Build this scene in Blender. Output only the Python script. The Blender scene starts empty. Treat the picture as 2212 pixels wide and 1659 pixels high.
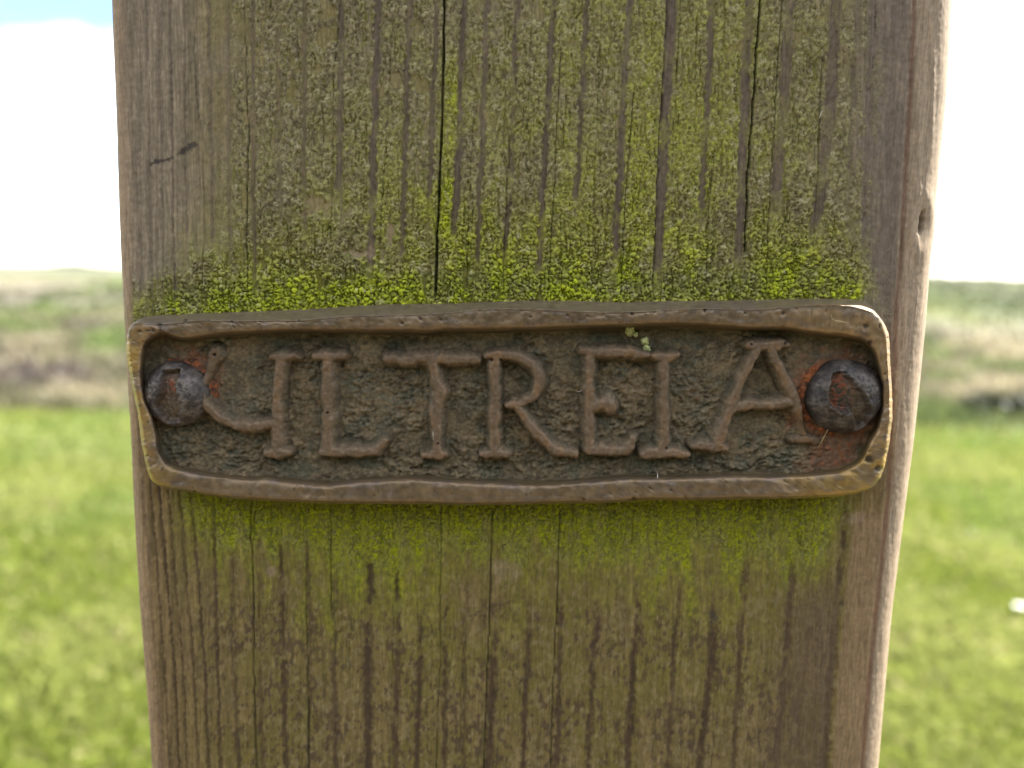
import bpy, math, random
import numpy as np
from mathutils import Matrix, Vector

# ------------------------------------------------------------------ camera, sky, sun, exposure
sc = bpy.context.scene
F, CX, CY = 1680.0, 1106.0, 829.5            # focal length and centre of the 2212 x 1659 tracing sheet
TH, RHO = math.radians(8.13), math.radians(1.135)
CAM = np.array([0.0, -0.14, 1.12])
f_ = np.array([0, math.cos(TH), -math.sin(TH)])
r0 = np.array([1.0, 0, 0]); u0 = np.array([0, math.sin(TH), math.cos(TH)])
r_ = math.cos(RHO) * r0 + math.sin(RHO) * u0
u_ = -math.sin(RHO) * r0 + math.cos(RHO) * u0
cam = bpy.data.cameras.new('camera'); camo = bpy.data.objects.new('camera', cam)
sc.collection.objects.link(camo); sc.camera = camo
cam.sensor_width = 36.0; cam.lens = 36.0 * F / 2212.0
cam.clip_start = 0.005; cam.clip_end = 5000
camo.matrix_world = Matrix(((r_[0], u_[0], -f_[0], CAM[0]), (r_[1], u_[1], -f_[1], CAM[1]),
                            (r_[2], u_[2], -f_[2], CAM[2]), (0, 0, 0, 1)))
cam.dof.use_dof = True; cam.dof.focus_distance = 0.1365; cam.dof.aperture_fstop = 10.0

SUN_EL, SUN_AZ = math.radians(46), math.radians(64)     # azimuth from +Y towards +X
world = bpy.data.worlds.new('World'); sc.world = world; world.use_nodes = True
wn, wl = world.node_tree.nodes, world.node_tree.links
wn.clear()
wo = wn.new('ShaderNodeOutputWorld'); bg = wn.new('ShaderNodeBackground'); bg.inputs['Strength'].default_value = 0.085
sky = wn.new('ShaderNodeTexSky'); sky.sky_type = 'NISHITA'; sky.sun_disc = False
sky.sun_elevation = SUN_EL; sky.sun_rotation = SUN_AZ; sky.air_density = 0.72; sky.dust_density = 0.2
tc = wn.new('ShaderNodeTexCoord'); sep = wn.new('ShaderNodeSeparateXYZ'); wl.new(tc.outputs['Generated'], sep.inputs[0])
def wmath(op, a, b=None):
    n = wn.new('ShaderNodeMath'); n.operation = op
    for i, q in enumerate((a, b)):
        if q is None: continue
        if isinstance(q, (int, float)): n.inputs[i].default_value = q
        else: wl.new(q, n.inputs[i])
    return n.outputs[0]
zz = wmath('ADD', wmath('MAXIMUM', sep.outputs[2], 0.0), 0.12)
cmb = wn.new('ShaderNodeCombineXYZ')
wl.new(wmath('DIVIDE', sep.outputs[0], zz), cmb.inputs[0]); wl.new(wmath('DIVIDE', sep.outputs[1], zz), cmb.inputs[1])
va = wn.new('ShaderNodeVectorMath'); va.operation = 'ADD'; va.inputs[1].default_value = (4.09, 17.56, 0); wl.new(cmb.outputs[0], va.inputs[0])
cn = wn.new('ShaderNodeTexNoise'); cn.inputs['Scale'].default_value = 1.9; cn.inputs['Detail'].default_value = 3; cn.inputs['Roughness'].default_value = 0.55
wl.new(va.outputs[0], cn.inputs['Vector'])
cr = wn.new('ShaderNodeValToRGB'); cr.color_ramp.elements[0].position = 0.41; cr.color_ramp.elements[1].position = 0.72
wl.new(cn.outputs['Fac'], cr.inputs[0])
mx = wn.new('ShaderNodeMix'); mx.data_type = 'RGBA'
wl.new(cr.outputs[0], mx.inputs[0]); wl.new(sky.outputs[0], mx.inputs[6]); mx.inputs[7].default_value = (10.0, 9.6, 9.1, 1)
wl.new(mx.outputs[2], bg.inputs[0]); wl.new(bg.outputs[0], wo.inputs[0])

sun = bpy.data.lights.new('sun', 'SUN'); sun.energy = 4.6; sun.angle = math.radians(0.53); sun.color = (1.0, 0.95, 0.87)
suno = bpy.data.objects.new('sun', sun); sc.collection.objects.link(suno)
sd = Vector((math.cos(SUN_EL) * math.sin(SUN_AZ), math.cos(SUN_EL) * math.cos(SUN_AZ), math.sin(SUN_EL)))
suno.rotation_euler = sd.to_track_quat('Z', 'Y').to_euler()
sc.view_settings.view_transform = 'Standard'; sc.view_settings.look = 'None'
sc.view_settings.exposure = 2.45; sc.view_settings.gamma = 1.0; sc.view_settings.use_curve_mapping = False
sc.cycles.use_denoising = True; sc.cycles.max_bounces = 5; sc.cycles.diffuse_bounces = 3

# ------------------------------------------------------------------ helpers
col = sc.collection
def P(u, v, h=0.0):
    """point of the tracing sheet laid on the plane h metres in front of the timber face"""
    u = np.asarray(u, float); v = np.asarray(v, float); h = np.asarray(h, float)
    d = f_ + ((u - CX) / F)[..., None] * r_ - ((v - CY) / F)[..., None] * u_
    t = (-h - CAM[1]) / d[..., 1]
    return CAM + d * t[..., None]
def G(u, v, z=0.0):
    """point of the tracing sheet laid on level ground at height z"""
    d = f_ + ((u - CX) / F) * r_ - ((v - CY) / F) * u_
    return CAM + d * ((z - CAM[2]) / d[2])
def proj(p):
    q = p - CAM; w = q @ f_
    return CX + F * (q @ r_) / w, CY - F * (q @ u_) / w

def vnoise(x, y, seed=0):
    t = np.random.RandomState(seed).rand(256, 256)
    xi = np.floor(x).astype(int); yi = np.floor(y).astype(int)
    fx = x - xi; fy = y - yi
    fx = fx * fx * fx * (fx * (fx * 6 - 15) + 10); fy = fy * fy * fy * (fy * (fy * 6 - 15) + 10)
    a = t[xi & 255, yi & 255]; b = t[(xi + 1) & 255, yi & 255]; c = t[xi & 255, (yi + 1) & 255]; d = t[(xi + 1) & 255, (yi + 1) & 255]
    return (a * (1 - fx) + b * fx) * (1 - fy) + (c * (1 - fx) + d * fx) * fy
def fbm(x, y, seed=0, o=4, g=0.5):
    s = 0; a = 1.0; n = 0
    for i in range(o):
        ca, sa = math.cos(.6 + 1.1 * i) * 2 ** i, math.sin(.6 + 1.1 * i) * 2 ** i
        s = s + a * vnoise(x * ca - y * sa + 17.3 * i + 900, x * sa + y * ca + 9.1 * i + 900, seed + i); n += a; a *= g
    return s / n
def worley(x, y, seed=0, jit=0.9):
    rs = np.random.RandomState(seed); tx = rs.rand(512, 512); ty = rs.rand(512, 512); tr = rs.rand(512, 512)
    xi = np.floor(x).astype(int); yi = np.floor(y).astype(int)
    f1 = np.full(x.shape, 9.0); f2 = np.full(x.shape, 9.0); idr = np.zeros(x.shape)
    for i in (-1, 0, 1):
        for j in (-1, 0, 1):
            a = (xi + i) & 511; b = (yi + j) & 511
            d = np.hypot(xi + i + .5 + jit * (tx[a, b] - .5) - x, yi + j + .5 + jit * (ty[a, b] - .5) - y)
            nw = d < f1
            f2 = np.where(nw, f1, np.minimum(f2, d)); idr = np.where(nw, tr[a, b], idr); f1 = np.where(nw, d, f1)
    return f1, f2, idr
def ss(a, b, x):
    t = np.clip((x - a) / (b - a), 0, 1); return t * t * (3 - 2 * t)
def lin(c):
    c = np.array(c, float) / 255.0
    return np.where(c <= 0.04045, c / 12.92, ((c + 0.055) / 1.055) ** 2.4)
def mixc(a, b, m):
    return a * (1 - m[..., None]) + b * m[..., None]
def xinterp(pts, v):
    """x of a near-vertical traced line at height v, run on straight beyond its ends"""
    p = np.array(pts, float); x = np.interp(v, p[:, 1], p[:, 0])
    if len(p) > 1:
        s0 = (p[1, 0] - p[0, 0]) / (p[1, 1] - p[0, 1]); s1 = (p[-1, 0] - p[-2, 0]) / (p[-1, 1] - p[-2, 1])
        x = np.where(v < p[0, 1], p[0, 0] + s0 * (v - p[0, 1]), x); x = np.where(v > p[-1, 1], p[-1, 0] + s1 * (v - p[-1, 1]), x)
    return x

GAIN = {'weathered_timber': (1.25, 1.17, 1.00), 'algae_crust': (1.26, 1.24, 1.04), 'patinated_bronze': (1.36, 1.26, 1.13), 'dirty_bronze': (1.48, 1.38, 1.20),
        'worn_bronze': (1.28, 1.19, 1.06), 'corroded_iron': (1.3, 1.2, 1.08), 'rust': (1.3, 1.2, 1.1)}      # one place to trim the base colours
def make_mesh(name, V, faces, mat, parent=None, tint=None, smooth=True):
    V = np.asarray(V, np.float64); faces = np.asarray(faces, np.int64); k = faces.shape[1]
    used = np.zeros(len(V), bool); used[faces.ravel()] = True
    remap = np.cumsum(used) - 1; faces = remap[faces]; V = V[used]
    me = bpy.data.meshes.new(name)
    me.vertices.add(len(V)); me.vertices.foreach_set('co', V.astype(np.float32).ravel())
    me.loops.add(faces.size); me.loops.foreach_set('vertex_index', faces.astype(np.int32).ravel())
    me.polygons.add(len(faces)); me.polygons.foreach_set('loop_start', np.arange(0, faces.size, k, dtype=np.int32))
    me.polygons.foreach_set('use_smooth', np.full(len(faces), smooth))
    me.update(calc_edges=True)
    if tint is not None:
        t = np.ones((len(V), 4), np.float32); t[:, :3] = np.clip(tint[used] * np.array(GAIN.get(mat.name, (1, 1, 1))), 0, .9)
        me.color_attributes.new('tint', 'FLOAT_COLOR', 'POINT').data.foreach_set('color', t.ravel())
    me.materials.append(mat)
    o = bpy.data.objects.new(name, me); col.objects.link(o)
    if parent:
        o.parent = parent; o.matrix_parent_inverse = Matrix.Translation(-parent.location)
    return o
def grid_faces(n, m, wrap=False, mask=None):
    i, j = np.meshgrid(np.arange(n - 1), np.arange(m if wrap else m - 1), indexing='ij')
    a = i * m + j; b = i * m + (j + 1) % m
    q = np.stack([a, b, b + m, a + m], -1).reshape(-1, 4)
    if mask is not None:
        q = q[mask.ravel()[q].any(1)]
    return q
def empty(name, loc):
    o = bpy.data.objects.new(name, None); o.location = loc; o.empty_display_size = 0.02; col.objects.link(o); return o
def tag(o, label=None, cat=None, group=None, kind=None):
    for k, v in (('label', label), ('category', cat), ('group', group), ('kind', kind)):
        if v: o[k] = v
    return o

def material(name, rough=0.8, metal=0.0, base=None, nscale=(900, 900, 900), namt=0.35, bscale=1500, bstr=0.3, bdist=0.0002, spec=0.4, rvar=0.1, sub=None):
    """colour of the thing (vertex tint or a plain colour) broken up by noise, with fine relief"""
    m = bpy.data.materials.new(name); m.use_nodes = True
    n, l = m.node_tree.nodes, m.node_tree.links
    b = n['Principled BSDF']; t = n.new('ShaderNodeTexCoord')
    mp = n.new('ShaderNodeMapping'); mp.inputs['Scale'].default_value = nscale; l.new(t.outputs['Object'], mp.inputs[0])
    no = n.new('ShaderNodeTexNoise'); no.inputs['Scale'].default_value = 1.0; no.inputs['Detail'].default_value = 5; l.new(mp.outputs[0], no.inputs['Vector'])
    mr = n.new('ShaderNodeMapRange'); mr.inputs['From Min'].default_value = 0.3; mr.inputs['From Max'].default_value = 0.7
    mr.inputs['To Min'].default_value = 1 - namt; mr.inputs['To Max'].default_value = 1 + namt; l.new(no.outputs['Fac'], mr.inputs['Value'])
    if base is None:
        a = n.new('ShaderNodeAttribute'); a.attribute_name = 'tint'; src = a.outputs['Color']
    else:
        a = n.new('ShaderNodeRGB'); a.outputs[0].default_value = (*base, 1); src = a.outputs[0]
    vm = n.new('ShaderNodeVectorMath'); vm.operation = 'MULTIPLY'; l.new(src, vm.inputs[0]); l.new(mr.outputs[0], vm.inputs[1])
    l.new(vm.outputs[0], b.inputs['Base Color'])
    rr = n.new('ShaderNodeMapRange'); rr.inputs['To Min'].default_value = rough - rvar; rr.inputs['To Max'].default_value = min(1, rough + rvar)
    l.new(no.outputs['Fac'], rr.inputs['Value']); l.new(rr.outputs[0], b.inputs['Roughness'])
    b.inputs['Metallic'].default_value = metal; b.inputs['Specular IOR Level'].default_value = spec
    if bstr:
        n2 = n.new('ShaderNodeTexNoise'); n2.inputs['Scale'].default_value = bscale; n2.inputs['Detail'].default_value = 4; l.new(t.outputs['Object'], n2.inputs['Vector'])
        bp = n.new('ShaderNodeBump'); bp.inputs['Strength'].default_value = bstr; bp.inputs['Distance'].default_value = bdist
        l.new(n2.outputs['Fac'], bp.inputs['Height']); l.new(bp.outputs[0], b.inputs['Normal'])
    return m

M_wood = material('weathered_timber', 0.85, nscale=(2600, 2600, 260), namt=0.25, bscale=2500, bstr=0.05, bdist=0.0001)
M_crust = material('algae_crust', 0.95, nscale=(4000, 4000, 4000), namt=0.25, bscale=4500, bstr=0.35, bdist=0.0001, spec=0.15)
M_bronze = material('patinated_bronze', 0.43, 0.45, nscale=(700, 700, 700), namt=0.22, bscale=2600, bstr=0.25, bdist=0.0001, rvar=0.15)
M_floor = material('dirty_bronze', 0.85, 0.05, nscale=(1500, 1500, 1500), namt=0.22, bscale=3200, bstr=0.4, bdist=0.0002, spec=0.25)
M_letter = material('worn_bronze', 0.62, 0.2, nscale=(1600, 1600, 1600), namt=0.25, bscale=3200, bstr=0.35, bdist=0.00012)
M_iron = material('corroded_iron', 0.55, 0.35, nscale=(1500, 1500, 1500), namt=0.35, bscale=2600, bstr=0.35, bdist=0.0002, rvar=0.15)
M_rust = material('rust', 0.95, 0.0, nscale=(2200, 2200, 2200), namt=0.5, bscale=2600, bstr=0.6, bdist=0.0002, spec=0.1)

# ------------------------------------------------------------------ ground sheet
def dune_mask(x, y):
    r = np.hypot(x, y)
    edge = 6.6 + 0.5 * (fbm(x / 2.2 + 9, y / 2.2 + 3, 41, 3) - 0.5) - 0.35 * ss(0, 5, x)
    return ss(0, 0.35, y - edge * 0.83 + 0.0 * r)
def ground_z(x, y):
    r = np.hypot(x, y)
    m = dune_mask(x, y)
    z = 0.03 * (fbm(x / 1.7 + 50, y / 1.7 + 50, 42, 3) - 0.5)
    z = z + m * (0.20 * (fbm(x / 3.0 + 80, y / 2.0 + 80, 43, 4) - 0.45))
    far = ss(9, 40, y)
    z = z + m * 0.35 * (fbm(x / 5 + 12, y / 4 + 31, 55, 3) - .5) * ss(8, 16, y)
    z = z + far * (0.9 * (fbm(x / 16 + 30, y / 11 + 30, 44, 4) - 0.52))
    hill = ss(4, 26, x) * ss(13, 46, y) * (1 - ss(70, 130, y)) * (1 - ss(75, 120, x))         # low dune ridge on the right
    z = z + hill * (1.38 + 0.55 * (fbm(x / 9 + 11, y / 8 + 7, 45, 4) - .5))
    z = z - 0.45 * ss(40, 160, r)
    return z
na, nr = 600, 240
ang = np.linspace(0, 2 * math.pi, na, endpoint=False); rad = np.concatenate([[0.0], np.geomspace(0.25, 1500, nr - 1)])
RR, AA = np.meshgrid(rad, ang, indexing='ij'); gx = RR * np.sin(AA); gy = RR * np.cos(AA); gz = ground_z(gx, gy)
c_mead = mixc(np.array([0.100, 0.126, 0.020]), np.array([0.140, 0.158, 0.038]), ss(.35, .65, fbm(gx / 0.5 + 5, gy / 0.5 + 5, 46, 4)))
c_mead = mixc(c_mead, np.array([0.066, 0.118, 0.028]), 0.4 * ss(.6, .72, fbm(gx / 0.9 + 25, gy / 0.6 + 5, 47, 3)))
PATCH = [  # heather, straw, sand and turf patches beyond the meadow: sheet position, half-size, colour, strength
    (60, 815, 120, 32, 'heather', .9), (170, 822, 90, 18, 'heather', .8), (20, 770, 60, 16, 'heather', .6), (190, 858, 110, 17, 'straw', .95), (245, 876, 60, 9, 'straw', .9), (150, 838, 60, 8, 'straw', .5),
    (95, 742, 90, 16, 'straw', .6), (70, 778, 110, 14, 'straw', .45), (40, 706, 120, 20, 'turf', .8), (230, 735, 90, 34, 'turf', .9), (180, 705, 60, 9, 'heather', .8), (60, 726, 50, 7, 'heather', .5),
    (40, 652, 60, 8, 'sand', .9), (150, 655, 75, 6, 'sand', .85), (235, 648, 45, 9, 'sand', .6), (110, 672, 90, 9, 'turf', .7), (190, 632, 80, 6, 'turf', .6), (110, 616, 170, 9, 'sand', .45), (30, 625, 60, 6, 'heather', .6),
    (2110, 745, 90, 20, 'straw', .8), (2200, 765, 70, 16, 'straw', .8), (2060, 800, 60, 16, 'straw', .6), (2170, 835, 90, 22, 'straw', .85), (2080, 850, 90, 14, 'straw', .6), (2120, 790, 60, 10, 'turf', .7), (2030, 770, 40, 12, 'turf', .8), (2200, 800, 30, 10, 'turf', .8),
    (2030, 725, 70, 6, 'heather', .8), (2030, 668, 60, 22, 'moss', .7), (2110, 690, 60, 14, 'moss', .6), (2190, 650, 60, 20, 'dusk', .6), (2100, 620, 120, 14, 'dusk', .6), (2120, 885, 120, 14, 'moss', .6), (2040, 815, 60, 14, 'turf', .7)]
PCOL = {'heather': (.098, .078, .066), 'straw': (.265, .230, .145), 'sand': (.280, .250, .205), 'turf': (.100, .135, .036), 'moss': (.095, .105, .030), 'dusk': (.066, .076, .040)}
def rough_colour(x, y, jit=0):
    n1 = fbm(x / 4 + 60, y / 9 + 60, 48, 4); n2 = fbm(x / 2.2 + 20, y / 5 + 10, 49, 4); n3 = fbm(x / 4.5 + 4, y / 12 + 8, 50, 4)
    c = mixc(np.array([0.096, 0.122, 0.040]), np.array([0.125, 0.116, 0.066]), ss(.42, .6, n1))
    c = mixc(c, np.array([0.100, 0.082, 0.068]), ss(.55, .66, n2) * 0.6)
    c = mixc(c, np.array([0.165, 0.145, 0.098]), ss(.55, .66, n3) * 0.6)
    hl = ss(5, 16, x) * ss(13, 22, y) * (1 - ss(80, 130, y))
    c = mixc(c, mixc(np.array([.074, .092, .038]), np.array([.094, .094, .060]), ss(.42, .58, fbm(x / 6 + 2, y / 9 + 2, 54, 4))), hl * .8)
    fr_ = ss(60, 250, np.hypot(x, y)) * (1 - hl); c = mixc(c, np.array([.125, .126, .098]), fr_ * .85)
    yy = np.maximum(y, 4.0); u, v = proj(np.stack([x, yy, ground_z(x, yy)], -1))
    wob = 1.3 * (fbm(u / 45, v / 14, 56, 4) - .5)
    for (pu, pv, a, b, k, w) in PATCH:
        d = np.hypot((u - pu) / a, (v - pv) / b) + wob
        c = mixc(c, np.array(PCOL[k]), w * (1 - ss(.45, 1.15, d)) * (y > 5))
    return c, n2, n3
c_d, _, _ = rough_colour(gx, gy)
c_g = mixc(c_mead, c_d, dune_mask(gx, gy))
added_track = (1 - ss(0.9, 1.5, np.abs(gy + 1.15) + 0.7 * (fbm(gx / 0.8 + 3, gy / 0.8 + 3, 52, 3) - .5)))      # unseen dull brown track, added to cut green bounce light onto the post
c_g = mixc(c_g, mixc(np.array([.085, .066, .045]), np.array([.125, .100, .070]), fbm(gx / .2, gy / .2, 53, 3)), added_track)
M_ground = material('meadow_soil', 0.95, nscale=(14, 14, 14), namt=0.3, bscale=30, bstr=0.4, bdist=0.02, spec=0.1)
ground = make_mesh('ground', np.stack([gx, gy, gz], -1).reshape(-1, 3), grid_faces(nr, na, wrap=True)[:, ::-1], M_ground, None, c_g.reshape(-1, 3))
tag(ground, 'bright green meadow running out to rough heath and low dunes', 'ground', kind='structure')

# ------------------------------------------------------------------ wooden post
post = empty('wooden_post', (0, 0.07, 0))
tag(post, 'weathered squared timber post with green algae around a bronze plaque', 'post')
SIL_L = [(241.6, 0), (252, 277), (261.5, 553), (268, 686), (281, 950), (301, 1305), (327, 1659)]
SIL_R = [(2056, 0), (2044, 197), (2027, 372), (2012, 525), (2008, 600), (1999, 713), (1973, 960), (1930, 1305), (1896, 1659)]
RL, RR_ = 0.0045, 0.0095
z_top = P(1106, -170)[2]; z_bot = P(1106, 1830)[2]
rows = np.concatenate([np.linspace(-0.15, z_bot, 24)[:-1], np.arange(z_bot, z_top, 0.00028), np.linspace(z_top, 1.36, 12)[1:]])
def edge_x(sil, r, sgn):
    vv = np.linspace(-200, 1860, 260); uu = xinterp(sil, vv)
    p = P(uu, vv, -0.53 * r)                    # the tangent point lies a little behind the face
    o = np.argsort(p[:, 2]); zz_, xx_ = p[o, 2], p[o, 0] - sgn * 0.88 * r + sgn * r
    k0 = (xx_[20] - xx_[0]) / (zz_[20] - zz_[0]); k1 = (xx_[-1] - xx_[-21]) / (zz_[-1] - zz_[-21])
    x = np.interp(rows, zz_, xx_)
    return x, zz_[0], zz_[-1]
xL, _, _ = edge_x(SIL_L, RL, -1); xR, _, _ = edge_x(SIL_R, RR_, 1)
DEP = 0.145
phiL = np.linspace(-math.pi / 2, 0, 24); phiR = np.linspace(0, math.pi / 2, 50)
nf = 560
n_r = len(rows)
colsX, colsY, NX, NY = [], [], [], []
def addc(x, y, nx, ny):
    colsX.append(x * np.ones(n_r)); colsY.append(y * np.ones(n_r)); NX.append(nx); NY.append(ny)
for y in np.linspace(DEP, RL, 6)[:-1]: addc(xL, y, -1, 0)
for p in phiL: addc(xL + RL + RL * math.sin(p), RL - RL * math.cos(p), math.sin(p), -math.cos(p))
for t in np.linspace(0, 1, nf)[1:-1]: addc((xL + RL) * (1 - t) + (xR - RR_) * t, 0.0, 0, -1)
for p in phiR: addc(xR - RR_ + RR_ * math.sin(p), RR_ - RR_ * math.cos(p), math.sin(p), -math.cos(p))
for y in np.linspace(RR_, DEP, 6)[1:]: addc(xR, y, 1, 0)
for t in (0.25, 0.5, 0.75): addc(xR * (1 - t) + xL * t, DEP, 0, 1)
BX = np.stack(colsX, 1); BY = np.stack(colsY, 1); BZ = np.repeat(rows[:, None], BX.shape[1], 1)
NX = np.array(NX)[None, :]; NY = np.array(NY)[None, :]

# growth lines: (points, width, strength) traced down the face
UP = [([(293, 0), (300, 600)], 3, .35), ([(317, 0), (323, 356), (330, 640)], 3, .4), ([(341, 0), (349, 435), (352, 640)], 3, .45),
      ([(366.6, 0), (372.5, 356), (374.5, 514), (378, 640)], 4, .8), ([(396, 0), (402, 356), (404, 500)], 4, .6), ([(424, 0), (430, 400)], 4, .4),
      ([(448, 0), (456, 277), (458, 500)], 8, .55), ([(493, 0), (495, 396), (498, 560)], 9, .55), ([(547, 0), (547, 396), (552, 600)], 9, .7),
      ([(600, 0), (604, 356), (606, 500)], 10, .6), ([(657, 0), (657, 356), (660, 500)], 10, .65), ([(738.6, 0), (736.6, 119), (734.7, 277), (728.7, 435)], 15, .8),
      ([(816, 0), (814, 119), (808, 277), (802, 475), (800, 560)], 15, .95), ([(887, 0), (881, 119), (875, 316), (871, 515)], 12, .85),
      ([(945, 0), (938.5, 119), (932.6, 277), (926.6, 475)], 11, .75), ([(1004, 0), (996, 158), (990, 316), (982, 475)], 15, .95),
      ([(1053, 0), (1047, 158), (1039, 356), (1030, 554)], 12, .8), ([(1119, 0), (1110, 200), (1100, 420), (1090, 560)], 12, .75),
      ([(1193.5, 0), (1189, 131), (1180, 262), (1172, 437), (1166, 540)], 13, .9), ([(1268, 0), (1261, 109), (1255, 262), (1246, 437)], 12, .85),
      ([(1360, 0), (1351, 131), (1342, 306), (1333.5, 437), (1328, 560)], 15, 1.), ([(1451.6, 0), (1443, 153), (1436, 262), (1427.6, 437), (1422, 560)], 20, 1.),
      ([(1537, 0), (1530, 175), (1526, 262), (1515, 437)], 13, .9), ([(1618, 0), (1611, 153), (1607, 306), (1600, 437), (1596, 530)], 20, 1.),
      ([(1705, 0), (1697, 175), (1683.5, 315), (1676, 420)], 24, .9), ([(1802, 0), (1793, 240), (1775, 394), (1762, 481)], 24, .9),
      ([(1852, 0), (1842, 240), (1828, 450)], 14, .6), ([(1885, 0), (1876, 240), (1862, 520)], 12, .6), ([(1930, 0), (1918, 300), (1900, 560)], 10, .5)
      ]
def q6(*a): return [(259.2 + .3906 * x, 1054 + .3906 * y) for x, y in a]
def q7(*a): return [(1071.4 + .4062 * x, 1054 + .4062 * y) for x, y in a]
LO = [(q6((85, 100), (150, 1000), (185, 1548)), 3, .4), (q6((135, 100), (195, 1000), (225, 1548)), 5, .6), (q6((180, 100), (245, 1000), (270, 1548)), 5, .7),
      (q6((225, 100), (300, 1000), (322, 1548)), 6, .9), (q6((275, 100), (345, 1000), (368, 1548)), 5, .7), (q6((335, 100), (405, 1000), (432, 1548)), 6, .7),
      (q6((400, 100), (470, 1000), (488, 1548)), 7, .8), (q6((520, 150), (540, 1000), (556, 1548)), 8, .85), (q6((625, 300), (630, 1000), (655, 1548)), 9, .7),
      (q6((770, 200), (775, 700), (785, 1548)), 10, .5), (q6((890, 330), (905, 900), (920, 1548)), 12, .85), (q6((1035, 300), (1050, 700), (1045, 1548)), 8, .7),
      (q6((1195, 450), (1180, 1000), (1195, 1548)), 14, .8), (q6((1380, 330), (1388, 600), (1368, 1100), (1372, 1548)), 17, 1.), (q6((1530, 400), (1535, 800), (1520, 1548)), 11, .85),
      (q6((1652, 640), (1662, 880), (1660, 1000), (1640, 1548)), 11, .9), (q6((1805, 600), (1800, 1000), (1790, 1548)), 12, .85), (q6((1915, 500), (1912, 850), (1900, 1548)), 9, .6),
      (q6((2080, 700), (2068, 900), (2050, 1200), (2040, 1548)), 16, .95),
      (q7((180, 600), (165, 900), (145, 1480)), 11, .85), (q7((348, 520), (340, 700), (335, 950), (320, 1480)), 12, .9), (q7((540, 560), (545, 680), (515, 900), (490, 1480)), 12, .9),
      (q7((745, 520), (762, 680), (725, 950), (700, 1480)), 15, 1.), (q7((975, 560), (945, 850), (920, 1480)), 11, .85), (q7((1142, 660), (1152, 900), (1115, 1200), (1085, 1480)), 18, 1.),
      (q7((1332, 330), (1312, 700), (1290, 1000), (1260, 1480)), 12, .8), (q7((1575, 350), (1565, 600), (1545, 900), (1490, 1480)), 16, .9),
      (q7((1870, 60), (1840, 350), (1785, 900), (1740, 1480)), 16, .85)]
RED = ([(1975, 0), (1966, 200), (1953, 420), (1945, 560), (1935, 700), (1921, 1054), (1901, 1257), (1879, 1460), (1861, 1659)], 9, 1.)
CRK = [([(960, 0), (958, 119), (954, 277), (950, 396), (944.5, 514), (940.5, 640)], 4.2, 1., -999, 650), ([(529, 0), (531, 138), (537, 277), (535, 396), (533, 475), (538, 650)], 2.0, .8, -999, 650),
       ([(416, 0), (422, 198), (438, 316), (442, 495), (436, 640)], 1.4, .5, -999, 650), ([(735, 0), (721, 158), (719, 317), (717, 435), (715, 520)], 1.5, .6, -999, 520),
       ([(1642, 0), (1635, 87), (1629, 197), (1624, 262), (1616, 372), (1608, 560)], 2.8, .95, -999, 560), ([(1441, 0), (1430, 197), (1419, 394), (1412, 569), (1408, 650)], 1.8, .75, -999, 650),
       ([(1688, 0), (1679, 131), (1670, 306), (1659, 481), (1653, 645)], 1.8, .75, -999, 650), ([(1368, 200), (1357, 350), (1349, 437), (1342, 612), (1338, 650)], 1.7, .75, 180, 650),
       ([(1212, 100), (1202, 284), (1198, 394), (1190, 520), (1184, 650)], 1.8, .7, 90, 650), ([(1780, 100), (1771, 188), (1767, 350), (1758, 503)], 1.6, .6, 100, 530), ([(1545, 300), (1530, 450), (1520, 650)], 1.5, .6, 300, 650),
       ([(1100, 300), (1092, 480), (1086, 650)], 1.6, .65, 280, 650), ([(845, 60), (838, 250), (826, 420), (815, 650)], 1.3, .5, 60, 650), ([(1025, 200), (1016, 400), (1006, 650)], 1.4, .5, 200, 650),
       ([(1470, 0), (1462, 160), (1448, 420)], 1.2, .5, -99, 420), ([(1300, 0), (1290, 240), (1282, 480)], 1.2, .45, -99, 480), ([(1150, 0), (1141, 240), (1134, 480)], 1.2, .45, -99, 480), ([(640, 0), (648, 200), (650, 560)], 1.1, .45, -99, 560),
       (q6((722, 90), (728, 300), (738, 600), (740, 1000), (755, 1548)), 2.0, .9, 1085, 1900), (q6((1165, 100), (1168, 400), (1165, 700)), 1.7, .8, 1085, 1340), (q6((1025, 500), (1035, 900), (1040, 1548)), 1.8, .85, 1240, 1900),
       (q6((1780, 130), (1775, 400), (1768, 700), (1772, 900), (1750, 1548)), 1.6, .7, 1085, 1900), (q6((2060, 110), (2050, 500), (2035, 900), (2010, 1548)), 2.2, .95, 1085, 1900), (q6((1900, 700), (1890, 1000), (1880, 1400)), 1.4, .6, 1320, 1620),
       (q6((1510, 650), (1508, 1130)), 1.4, .6, 1300, 1500), (q6((1445, 100), (1448, 420)), 1.3, .5, 1085, 1220), (q7((340, 80), (325, 600), (305, 950), (290, 1489)), 2.0, .85, 1085, 1900), (q7((735, 60), (722, 330)), 1.6, .7, 1085, 1190),
       (q7((1345, 60), (1325, 400)), 1.2, .5, 1085, 1220), (q7((410, 120), (395, 480)), 1.2, .55, 1085, 1250), (q7((1180, 1150), (1145, 1489)), 1.3, .5, 1520, 1900), (q6((480, 60), (468, 300)), 1.2, .5, 1085, 1180)]
TOPV = [(268, 700), (300, 687), (420, 676), (650, 667), (750, 660), (860, 655), (1080, 650), (1200, 647), (1350, 651), (1550, 648), (1820, 644), (1930, 660)]
def topv(u): p = np.array(TOPV); return np.interp(u, p[:, 0], p[:, 1])

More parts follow.
